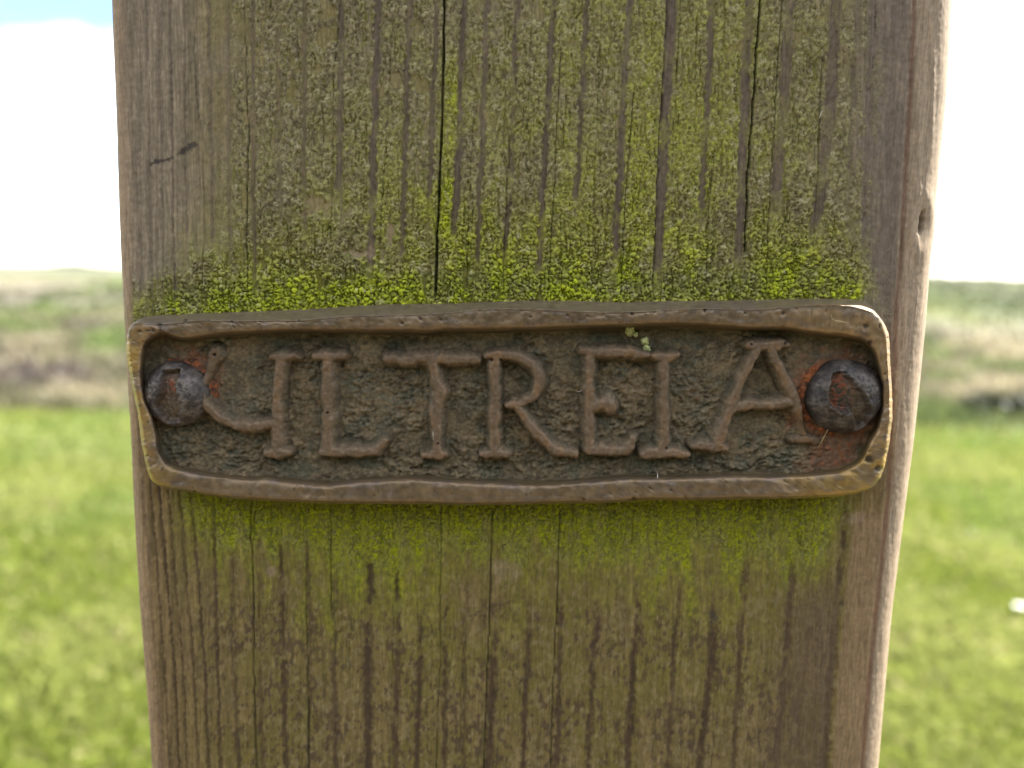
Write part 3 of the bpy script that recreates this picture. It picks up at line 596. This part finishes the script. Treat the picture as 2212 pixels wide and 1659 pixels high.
# letters: list of strokes (points with half-width); a stroke end may swell into a serif
LET = {
 'U': [[(466, 764, 15), (452, 795, 9), (438, 835, 9), (446, 868, 11), (474, 896, 12), (504, 912, 12), (548, 920, 12), (590, 914, 11)],
       [(594, 768, 9), (614, 770, 14), (642, 767, 9)], [(612, 772, 13), (609, 800, 12), (602, 860, 11), (602, 915, 14), (603, 972, 14)], [(582, 977, 8), (604, 975, 13), (630, 975, 8)]],
 'L': [[(684, 768, 9), (712, 769, 14), (745, 766, 9)], [(711, 774, 14), (711, 850, 14), (712, 960, 14)], [(700, 972, 10), (740, 972, 12), (790, 974, 12), (814, 970, 12), (832, 952, 9)]],
 'T': [[(838, 773, 11), (870, 776, 13), (940, 772, 13), (1000, 776, 13), (1032, 775, 10)], [(938, 780, 12), (942, 820, 13), (952, 844, 15), (943, 880, 13), (944, 930, 12), (945, 974, 13)], [(917, 980, 8), (944, 978, 12), (962, 980, 8)]],
 'R': [[(1069, 768, 13), (1070, 860, 12), (1068, 885, 14), (1069, 972, 13)], [(1046, 978, 8), (1070, 976, 13), (1100, 975, 8)],
       [(1054, 766, 9), (1090, 764, 11), (1122, 769, 12), (1152, 788, 13), (1166, 815, 13), (1158, 848, 12), (1128, 868, 10), (1098, 872, 8)], [(1118, 876, 10), (1142, 914, 11), (1171, 946, 12), (1202, 972, 12), (1240, 978, 9)]],
 'E': [[(1258, 757, 10), (1290, 760, 12), (1340, 758, 12), (1378, 763, 11), (1396, 765, 7)], [(1273, 764, 13), (1271, 850, 12), (1272, 957, 13)], [(1280, 874, 13), (1305, 868, 18), (1318, 878, 15)], [(1268, 966, 11), (1310, 971, 12), (1350, 968, 13), (1366, 948, 11)]],
 'I': [[(1408, 768, 8), (1433, 772, 13), (1460, 767, 9)], [(1433, 776, 13), (1431, 870, 12), (1430, 965, 13)], [(1386, 977, 9), (1430, 974, 14), (1480, 977, 9)]],
 'A': [[(1614, 743, 9), (1650, 745, 13), (1692, 744, 9)], [(1632, 752, 11), (1596, 820, 11), (1578, 870, 12), (1564, 908, 12), (1546, 948, 14)], [(1495, 958, 8), (1540, 962, 13), (1562, 966, 9)],
       [(1662, 756, 12), (1686, 809, 12), (1707, 855, 13), (1724, 899, 9), (1736, 935, 8)], [(1584, 874, 11), (1640, 873, 11), (1712, 866, 12)], [(1708, 948, 7), (1738, 950, 9), (1768, 954, 8)]]}
def stroke_field(strokes, u, v):
    best = np.full(u.shape, 9.0)
    for s in strokes:
        for (x1, y1, a), (x2, y2, b) in zip(s[:-1], s[1:]):
            dx, dy = x2 - x1, y2 - y1; t = np.clip(((u - x1) * dx + (v - y1) * dy) / (dx * dx + dy * dy), 0, 1)
            best = np.minimum(best, np.hypot(u - x1 - t * dx, v - y1 - t * dy) / (1.18 * (a + (b - a) * t)))
    return best
HL = 0.0029
LP = [(500, 765, 3), (1062, 775, 5), (1083, 776, 3), (967, 932, 5), (948, 954, 3), (1368, 879, 4), (1436, 964, 3), (1624, 886, 5), (1617, 742, 3), (1690, 740, 4), (712, 888, 3), (670, 962, 2), (620, 912, 2), (464, 766, 4)]
for ch, strokes in LET.items():
    pts = np.array([p for s in strokes for p in s]); mg = 26
    X, Z, u, v = patch(pts[:, 0].min() - mg, pts[:, 0].max() + mg, pts[:, 1].min() - mg, pts[:, 1].max() + mg, 0.00016, HF + 0.001)
    uw = u + 11 * (fbm(u / 16, v / 20, 110, 4) - .5); vw = v + 11 * (fbm(u / 16 + 40, v / 20, 111, 4) - .5)
    e = stroke_field(strokes, uw, vw)
    prof = 1 - ss(.38, 1.72, e); crown = np.clip(1 - (e / 1.2) ** 2, 0, 1)
    pit = np.zeros_like(u)
    for (a, b, r) in LP: pit = np.maximum(pit, 1 - ss(r * .5, r * 1.1, np.hypot(u - a, v - b)))
    low = 1.0
    if ch == 'U': low = 1 - .5 * ss(850, 800, v) * (u < 520)
    if ch == 'A': low = 1 - .55 * ss(880, 930, v) * ss(1690, 1720, u)
    h = HF - 0.00045 + low * HL * (.90 * prof + .12 * crown) + floor_h(u, v) * (1 - .85 * prof) + 0.00025 * (fbm(u / 9, v / 11, 112, 3) - .5) * prof + 0.00028 * (1 - ss(.7, 1.85, e)) - 0.0006 * pit
    nf_ = fbm(u / 5, v / 7, 113, 3); nn = fbm(u / 16, v / 30, 114, 3)
    top = 1 - ss(.45, .95, e + .3 * (nf_ - .5))
    ct = mixc(np.array([.104, .076, .050]), np.array([.148, .105, .066]), nn)
    ct = mixc(ct, np.array([.165, .098, .046]), ss(.58, .72, nn) * .5)
    c = mixc(mixc(dirt_shade_colour(u, v), np.array([.165, .135, .090]), .45 * ss(.35, .6, nf_)), ct, top)
    c = mixc(c, np.array([.185, .140, .095]), .30 * ss(.30, .42, e) * (1 - ss(.55, .75, e)) * ss(.42, .6, nn + .3 * (nf_ - .5)))
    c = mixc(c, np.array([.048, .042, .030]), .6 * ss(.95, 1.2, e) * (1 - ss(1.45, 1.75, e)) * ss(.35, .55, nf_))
    c = mixc(c, np.array([.02, .018, .015]), pit * .8)
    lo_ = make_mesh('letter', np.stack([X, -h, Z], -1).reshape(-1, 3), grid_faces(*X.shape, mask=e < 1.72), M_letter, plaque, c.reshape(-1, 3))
    lo_['label'] = 'raised capital letter ' + ch

# ------------------------------------------------------------------ screws
def poly_sd(poly, x, y):
    d = np.full(x.shape, 9.0); p = np.array(poly)
    for (x1, y1), (x2, y2) in zip(p, np.roll(p, -1, 0)):
        dx, dy = x2 - x1, y2 - y1; t = np.clip(((x - x1) * dx + (y - y1) * dy) / (dx * dx + dy * dy), 0, 1)
        d = np.minimum(d, np.hypot(x - x1 - t * dx, y - y1 - t * dy))
    return np.where(inside(p, x, y), d, -d)
def screw(cu, cv, R, H, dent, label, seed, rang):
    o = empty('screw', tuple(P(cu, cv, HF)))
    tag(o, label, 'screw', 'rusted screws holding the plaque')
    c = P(cu, cv, HF + 0.002); rm = R * (0.14 - HF - 0.002) / F * 1.01
    nr_, na_ = 72, 200
    t = np.linspace(0, 1, nr_) ** 0.8; a = np.linspace(0, 2 * math.pi, na_, endpoint=False)
    T, A = np.meshgrid(t, a, indexing='ij'); x = T * np.cos(A); y = T * np.sin(A)          # y up
    wob = 1 + 0.04 * (fbm(np.cos(A) * 1.6 + 5 + seed, np.sin(A) * 1.6 + 5, 120 + seed, 3) - .5) * 2
    dome = H * np.clip(1 - np.minimum(T, 1) ** 3.2, 0, 1) ** .62
    n = fbm(x * 4 + 9, y * 4 + 9, 121 + seed, 4); nf_ = fbm(x * 12 + 9, y * 12 + 9, 122 + seed, 3)
    dn_, rust, dust = dent(x, y, n, nf_)
    h = dome + 0.00024 * (n - .5) + 0.00030 * (nf_ - .5) - dn_ * (1 - T ** 8)
    h = np.where(T > .985, -0.0008, h)
    rr = rm * wob * np.where(T > .985, .96, T)
    XYZ = np.stack([c[0] + rr * np.cos(A), -(HF + 0.0006 + h), c[2] + rr * np.sin(A)], -1)
    cc = mixc(np.array([.036, .033, .032]), np.array([.086, .077, .070]), ss(.3, .7, n)); cc = mixc(cc, np.array([.022, .020, .021]), ss(.45, .3, nf_) * .7)
    cc = cc * (1.3 if seed == 1 else 1.0); cc = mixc(cc, np.array([.140, .112, .080]), np.clip(dust, 0, 1) * (.5 + .5 * nf_)); cc = mixc(cc, np.array([.270, .075, .035]), np.clip(rust, 0, 1))
    make_mesh('head', XYZ.reshape(-1, 3), grid_faces(nr_, na_, wrap=True), M_iron, o, cc.reshape(-1, 3))
    # flaking rust collar under the head
    T2, A2 = np.meshgrid(np.linspace(.9, 1.22, 12), a, indexing='ij')
    n2_ = fbm(np.cos(A2) * T2 * 6 + 20, np.sin(A2) * T2 * 6 + 20, 125 + seed, 3)
    out = (T2 - .9) / .32
    side_ = ss(-.2, .7, np.cos(A2 - rang))                      # the rust sits on one side
    hh = 0.0009 * side_ * (1 - out) ** 1.5 - 0.0010 * (1 - side_) + 0.0006 * (n2_ - .5) - 0.0007 * ss(.7, 1, out + .5 * (n2_ - .5))
    XYZ = np.stack([c[0] + rm * T2 * np.cos(A2), -(HF + hh), c[2] + rm * T2 * np.sin(A2)], -1)
    cu2 = mixc(np.array([.095, .052, .034]), np.array([.215, .078, .034]), ss(.4, .65, n2_))
    make_mesh('rust_collar', XYZ.reshape(-1, 3), grid_faces(12, na_, wrap=True), M_rust, o, cu2.reshape(-1, 3))
    return o
def dentL(x, y, n, nf_):
    sd = poly_sd([(-.27, .72), (.27, .78), (.20, .12), (.30, -.27), (.20, -.78), (-.2, -.85), (-.5, -.35), (-.33, .1)], x + .12 * (n - .5), y)
    slot = ss(-.05, .13, sd); bump = np.exp(-(((x - .60) / .26) ** 2 + ((y + .05) / .5) ** 2))
    rid = np.exp(-((x - .16) / .09) ** 2) * ss(-.7, -.2, y) * (1 - ss(.2, .6, y))
    return 0.0021 * slot - 0.0005 * bump - .0004 * rid, .75 * slot * np.exp(-(((x + .04) / .16) ** 2 + ((y - .25) / .22) ** 2)) * ss(.4, .55, nf_), slot * .95
def dentR(x, y, n, nf_):
    sd = poly_sd([(-.50, .62), (-.60, .2), (-.56, -.14), (-.28, -.34), (.02, -.34), (.14, -.6), (.24, -.86), (.55, -.66), (.58, -.30), (.28, .21), (-.22, .70)], x + .10 * (n - .5), y + .10 * (nf_ - .5))
    d_ = ss(-.03, .10, sd) * (1 - .55 * ss(-.5, .45, (x + y) * .7)); edge_ = np.exp(-((sd + .03) / .05) ** 2) * ss(.1, -.2, x + y)
    return 0.0028 * d_ - .0003 * edge_, .55 * ss(0, .1, sd) * ss(.25, -.25, x) * ss(.42, .6, nf_), d_ * .9 + .25 * edge_
screw(379, 852, 73, 0.0040, dentL, 'domed rusty screw beside the letter U at the left end of the plaque', 1, math.radians(40))
screw(1826, 858, 83, 0.0046, dentR, 'larger domed dark screw with gouged head beside the letter A', 2, math.radians(195))

# ------------------------------------------------------------------ small debris lying on the plaque and post
def tube(name, pts, r, mat, label, cat, group=None):
    pts = np.array(pts, float); n = len(pts); V_ = []; k = 6
    for i in range(n):
        t = pts[min(i + 1, n - 1)] - pts[max(i - 1, 0)]; t /= np.linalg.norm(t); a = np.cross(t, [0, 1, 0.01]); a /= np.linalg.norm(a); b = np.cross(t, a)
        rr = r * (1 - .5 * abs(2 * i / (n - 1) - 1))
        for j in range(k): w = 2 * math.pi * j / k; V_.append(pts[i] + rr * (a * math.cos(w) + b * math.sin(w)))
    V_ += [pts[0], pts[-1]]; q = grid_faces(n, k, wrap=True)
    tr = np.concatenate([q[:, [0, 1, 2]], q[:, [0, 2, 3]], [[len(V_) - 2, (j + 1) % k, j] for j in range(k)], [[len(V_) - 1, (n - 1) * k + j, (n - 1) * k + (j + 1) % k] for j in range(k)]])
    return tag(make_mesh(name, V_, tr, mat), label, cat, group)
def arc(px, h):
    px = np.array(px, float); t = np.linspace(0, len(px) - 1, 14)
    u = np.interp(t, range(len(px)), px[:, 0]); v = np.interp(t, range(len(px)), px[:, 1])
    if len(px) > 2: u = np.convolve(np.pad(u, 2, 'edge'), np.ones(5) / 5, 'valid'); v = np.convolve(np.pad(v, 2, 'edge'), np.ones(5) / 5, 'valid')
    hh = np.interp(t, [0, len(px) - 1], h) if np.ndim(h) else np.full(14, h)
    return P(u, v, hh)
M_straw = material('dry_straw', 0.7, base=(.42, .34, .16), bstr=0)
M_hair = material('pale_fibre', 0.6, base=(.62, .58, .50), bstr=0)
tube('straw', arc([(1795, 678), (1797, 692), (1814, 694), (1832, 697)], HC + 0.0007), 0.00010, M_straw, 'bent straw bit on the top rim near the right screw', 'straw')
tube('fibre', arc([(1419, 1018), (1421, 1030), (1418, 1044)], [HF + .0006, HC]), 0.00009, M_hair, 'short white fibre on the bottom rim below the letter I', 'fibre')
tube('fibre', arc([(1264, 829), (1260, 843), (1244, 847)], [HF + .0014, HF + 0.0007]), 0.00006, M_hair, 'curled pale hair left of the letter E', 'fibre')
tube('fibre', arc([(935, 931), (936, 942), (938, 955)], HF + .0026), 0.00010, M_hair, 'short white fibre on the stem of the letter T', 'fibre')
tube('straw', arc([(1766, 970), (1780, 944), (1794, 918)], [HF + .0012, HF + .0022]), 0.00008, M_straw, 'thin straw leaning below the right screw', 'straw')
tube('fibre', arc([(1564, 936), (1563, 948), (1565, 960)], HF + .0013), 0.00013, M_hair, 'white fleck against the left foot of the letter A', 'fibre')
tube('fibre', arc([(1777, 238), (1773, 246), (1770, 256)], 0.0005), 0.00007, M_hair, 'pale hair on the wood at the upper right', 'fibre')
def flake(cu, cv, R, seed, label):
    rs = np.random.RandomState(seed); n, m = 9, 26
    T, A = np.meshgrid(np.linspace(0, 1, n), np.linspace(0, 2 * math.pi, m, endpoint=False), indexing='ij')
    lob = 1 + .42 * (fbm(np.cos(A) * 2.2 + 6 + seed, np.sin(A) * 2.2 + 6, 130 + seed, 3) - .5) * 2
    u = cu + R * T * lob * np.cos(A); v = cv + R * T * lob * np.sin(A)
    h = HF + 0.0009 + 0.0008 * (fbm(u / 5, v / 5, 131 + seed, 3) - .3) - 0.0011 * T ** 4
    c = mixc(np.array([.33, .36, .13]), np.array([.55, .55, .33]), fbm(u / 4, v / 4, 132 + seed, 2))
    tag(make_mesh('lichen_flake', P(u, v, h).reshape(-1, 3), grid_faces(n, m, wrap=True), M_crust, None, c.reshape(-1, 3)), label, 'lichen', 'lichen flakes caught on the plaque')
flake(1361, 713, 13, 1, 'largest pale yellow lichen flake under the top rim of the plaque')
flake(1372, 722, 6, 4, 'tiny lichen flake just right of the largest one')
flake(1394, 736, 9, 2, 'middle green lichen flake between the letters E and I')
flake(1397, 753, 9, 3, 'lowest yellow lichen flake touching the letter E top bar')

# ------------------------------------------------------------------ meadow: grass, daisies, stones, shrubs
rs = np.random.RandomState(7)
def blades(name, x, y, hgt, wid, cols, lean, mat, label, cat):
    n = len(x); z = ground_z(x, y) - 0.004; a = rs.rand(n) * 2 * math.pi; ln = lean * rs.rand(n); b = rs.rand(n) * 2 * math.pi
    wx, wy = np.cos(a) * wid / 2, np.sin(a) * wid / 2; lx, ly = np.cos(b) * ln * hgt, np.sin(b) * ln * hgt
    v = np.stack([np.stack([x - wx, y - wy, z], 1), np.stack([x + wx, y + wy, z], 1),
                  np.stack([x + wx * .75 + lx * .4, y + wy * .75 + ly * .4, z + hgt * .6], 1), np.stack([x + lx, y + ly, z + hgt * (1 - .3 * ln)], 1)], 1).reshape(-1, 3)
    i = np.arange(n)[:, None] * 4
    f = np.concatenate([i + [0, 1, 2], i + [0, 2, 3]], 0)
    o = make_mesh(name, v, f, mat, None, np.repeat(cols, 4, 0)); return tag(o, label, cat, kind='stuff')
M_grass = material('grass', 0.55, nscale=(40, 40, 40), namt=0.15, bstr=0, spec=0.3)
nt = M_grass.node_tree; pb = nt.nodes['Principled BSDF']; tr = nt.nodes.new('ShaderNodeBsdfTranslucent'); ad = nt.nodes.new('ShaderNodeMixShader'); ad.inputs[0].default_value = 0.42
for l_ in list(nt.links):
    if l_.to_socket == pb.inputs['Base Color']: nt.links.new(l_.from_socket, tr.inputs['Color'])
nt.links.new(pb.outputs[0], ad.inputs[1]); nt.links.new(tr.outputs[0], ad.inputs[2]); nt.links.new(ad.outputs[0], nt.nodes['Material Output'].inputs[0])
N = 270000
th = (rs.rand(N) - .5) * 2 * math.radians(58); wide = rs.rand(N) < .30; th = np.where(wide, rs.randn(N) * 1.1, th); rr = 1.1 * (7.2 / 1.1) ** (rs.rand(N) ** .8); x = rr * np.sin(th); y = rr * np.cos(th)
keep = (dune_mask(x, y) < .6) & (np.hypot(x, y - .07) > .12) & ((y > .15) | (np.abs(y + 1.15) > 1.25)); x, y, rr = x[keep], y[keep], rr[keep]
pn = fbm(x / .5 + 5, y / .5 + 5, 46, 4); pd = fbm(x / .9 + 25, y / .6 + 5, 47, 3)
cg = mixc(np.array([.165, .205, .032]), np.array([.262, .288, .082]), np.clip(ss(.15, .85, pn) + .5 * (rs.rand(len(x)) - .5), 0, 1)); cg = mixc(cg, np.array([.120, .205, .055]), .28 * ss(.58, .70, pd))
cg = mixc(cg, np.array([.34, .31, .15]), (rs.rand(len(x)) < .10) * .8)
blades('meadow_grass', x, y, (0.025 + 0.05 * rs.rand(len(x))) * (.7 + .6 * pn), 0.004 + 0.0016 * rr * rs.rand(len(x)), cg, 1.1, M_grass, 'short bright green meadow grass behind the post', 'grass')
N = 95000
th = (rs.rand(N) - .5) * 2 * math.radians(52); wide = rs.rand(N) < .30; th = np.where(wide, rs.randn(N) * .9, th); rr = 6.0 * (60 / 6.0) ** (rs.rand(N)); x = rr * np.sin(th); y = rr * np.cos(th)
keep = dune_mask(x, y) > .5; x, y, rr = x[keep], y[keep], rr[keep]
cd, n2, n3 = rough_colour(x, y); cd = cd * (.8 + .4 * rs.rand(len(x)))[:, None] * 1.05; sand = ss(.55, .66, n3)
k_ = rs.rand(len(x)) > sand * .8
blades('heath_grass', x[k_], y[k_], ((.05 + .12 * rs.rand(len(x))) * (.6 + .8 * n2))[k_], (0.006 + .004 * rr)[k_], cd[k_], .9, M_grass, 'rough heath grass and heather beyond the mown meadow', 'grass')

M_leaf = material('shrub_leaf', 0.6, nscale=(30, 30, 30), namt=0.3, bstr=0)
M_bark = material('shrub_stem', 0.9, base=(.07, .05, .035), nscale=(60, 60, 60), bstr=0)
def shrub(u, v, w, h, seed, label, c):
    p = G(u, v); r2 = np.random.RandomState(seed); z0 = float(ground_z(np.array(p[0]), np.array(p[1])))
    o = empty('heath_shrub', (p[0], p[1], z0)); tag(o, label, 'shrub', 'dark shrubs at the meadow edge')
    n = 1500; d = r2.randn(n, 3); d /= np.linalg.norm(d, axis=1)[:, None]; rad_ = (.45 + .55 * r2.rand(n)) * (.75 + .5 * vnoise(d[:, 0] * 2.2 + 5, d[:, 2] * 2.2 + 5, seed))
    q = d * rad_[:, None] * [w / 2, w / 2.4, h / 2] + [p[0], p[1], z0 + h * .48]
    s = .022 * (.6 + .8 * r2.rand(n))[:, None]; a = r2.randn(n, 3); a /= np.linalg.norm(a, axis=1)[:, None]; b = np.cross(a, r2.randn(n, 3)); b /= np.linalg.norm(b, axis=1)[:, None]
    vv = np.stack([q - a * s, q + b * s * .5, q + a * s, q - b * s * .5], 1).reshape(-1, 3)
    make_mesh('foliage', vv, np.arange(4 * n).reshape(-1, 4), M_leaf, o, np.repeat(np.array(c) * (.6 + .8 * r2.rand(n))[:, None], 4, 0), smooth=False)
    for i in range(4):
        an = 1.6 * i + seed; e = np.array([p[0] + math.cos(an) * w * .3, p[1] + math.sin(an) * w * .25, z0 + h * .75]); s0 = np.array([p[0], p[1], z0 - .02])
        k = 5; V_ = [s0 + [.012 * math.cos(6.283 * j / k), .012 * math.sin(6.283 * j / k), 0] for j in range(k)] + [e + [.004 * math.cos(6.283 * j / k), .004 * math.sin(6.283 * j / k), 0] for j in range(k)]
        make_mesh('stem', V_, grid_faces(2, k, wrap=True), M_bark, o)
shrub(2130, 905, .42, .20, 1, 'dark olive heath shrub at the meadow edge right of the post', (.075, .080, .036))
shrub(2205, 912, .45, .17, 2, 'dark shrub at the right border of the picture', (.070, .075, .040))

# added foliage wall behind the camera, unseen: blocks low sky light from the post
hr = np.random.RandomState(21); sky_blocker = empty('sky_blocker', (0, -2.0, 0)); tag(sky_blocker, 'dark foliage wall added out of view to block low sky light from the post', 'sky_blocker')
n = 26000; hx = (hr.rand(n) - .5) * 9; hy = -1.75 - .75 * hr.rand(n) ** 1.6 - .25 * fbm(hx / .7, hx * 0 + 2, 151, 3); hz = hr.rand(n) * (2.0 + .35 * (fbm(hx / .6, hy / .6, 152, 3) - .5))
q = np.stack([hx, hy, hz], 1); a = hr.randn(n, 3); a /= np.linalg.norm(a, axis=1)[:, None]; b = np.cross(a, hr.randn(n, 3)); b /= np.linalg.norm(b, axis=1)[:, None]; s_ = (.045 + .04 * hr.rand(n))[:, None]
make_mesh('foliage', np.stack([q - a * s_, q + b * s_ * .6, q + a * s_, q - b * s_ * .6], 1).reshape(-1, 3), np.arange(4 * n).reshape(-1, 4), M_leaf, sky_blocker, np.repeat(np.array([.035, .055, .018]) * (.6 + .8 * hr.rand(n))[:, None], 4, 0), smooth=False)
for i in range(9):
    x0 = -4 + i; k = 6; V_ = [np.array([x0 + .03 * (1 - .6 * t) * math.cos(6.283 * j / k) + .1 * t * math.sin(i * 2.1), -2.15 + .03 * math.sin(6.283 * j / k), -.05 + 1.7 * t]) for t in (0, .5, 1) for j in range(k)]
    make_mesh('stem', V_, grid_faces(3, k, wrap=True), M_bark, sky_blocker)

M_petal = material('daisy_petal', 0.6, base=(.82, .82, .80), namt=.04, bstr=0); M_eye = material('daisy_eye', 0.8, base=(.55, .36, .03), bstr=0); M_stalk = material('daisy_stalk', 0.6, base=(.07, .13, .03), bstr=0)
def daisy(u, v, R, seed, label):
    p = G(u, v, .05); r2 = np.random.RandomState(seed); z0 = float(ground_z(np.array(p[0]), np.array(p[1])))
    o = empty('daisy', (p[0], p[1], z0)); tag(o, label, 'daisy', 'white daisies in the meadow'); c = np.array([p[0], p[1], z0 + .065])
    V_, Fc = [], []
    for i in range(16):
        a = 2 * math.pi * i / 16 + .1 * r2.rand(); dr = np.array([math.cos(a), math.sin(a), .12]); sd_ = np.array([-math.sin(a), math.cos(a), 0]) * R * .16; b0 = len(V_)
        V_ += [c + dr * R * .25 - sd_ * .6, c + dr * R * .25 + sd_ * .6, c + dr * R * .75 + sd_, c + dr * R * .75 - sd_, c + dr * R + sd_ * .3, c + dr * R - sd_ * .3]
        Fc += [[b0, b0 + 1, b0 + 2, b0 + 3], [b0 + 3, b0 + 2, b0 + 4, b0 + 5]]
    make_mesh('petals', V_, Fc, M_petal, o)
    T, A = np.meshgrid(np.linspace(0, 1, 5), np.linspace(0, 2 * math.pi, 12, endpoint=False), indexing='ij')
    make_mesh('flower_eye', np.stack([c[0] + R * .32 * T * np.cos(A), c[1] + R * .32 * T * np.sin(A), c[2] + .002 + R * .18 * (1 - T ** 2)], -1).reshape(-1, 3), grid_faces(5, 12, wrap=True), M_eye, o)
    k = 5; ring_ = [np.array([.0015 * math.cos(6.283 * j / k), .0015 * math.sin(6.283 * j / k), 0]) for j in range(k)]
    make_mesh('stalk', [np.array([c[0], c[1], z0 - .01]) + q for q in ring_] + [c + q for q in ring_], grid_faces(2, k, wrap=True), M_stalk, o)
daisy(2203, 1320, .019, 1, 'bright white daisy at the right border of the picture')
daisy(2100, 1158, .006, 3, 'small pale daisy in the grass, right of the plaque bottom edge')
# far wood on the skyline
M_far = material('far_leaf', .9, base=(.06, .08, .05), nscale=(.3, .3, .3), bstr=0)
d = f_ + ((160 - CX) / F) * r_ - ((580 - CY) / F) * u_; d = d / math.hypot(d[0], d[1]); rs2 = np.random.RandomState(3); V_ = []
ctr_ = CAM + d * 420; tn = np.array([d[1], -d[0], 0]); n = 3000
tt = rs2.randn(n) * 7; q = ctr_ + tn * tt[:, None] + d * (rs2.randn(n) * 3)[:, None]; q[:, 2] = ground_z(q[:, 0], q[:, 1]) + rs2.rand(n) * (1.5 * np.exp(-(tt / 9) ** 2) + .2)
a = rs2.randn(n, 3) * .35; b = rs2.randn(n, 3) * .35
tag(make_mesh('far_wood', np.stack([q - a, q + b, q + a, q - b], 1).reshape(-1, 3), np.arange(4 * n).reshape(-1, 4), M_far, smooth=False), 'far dark wood on the skyline left of the post', 'woodland', kind='stuff')
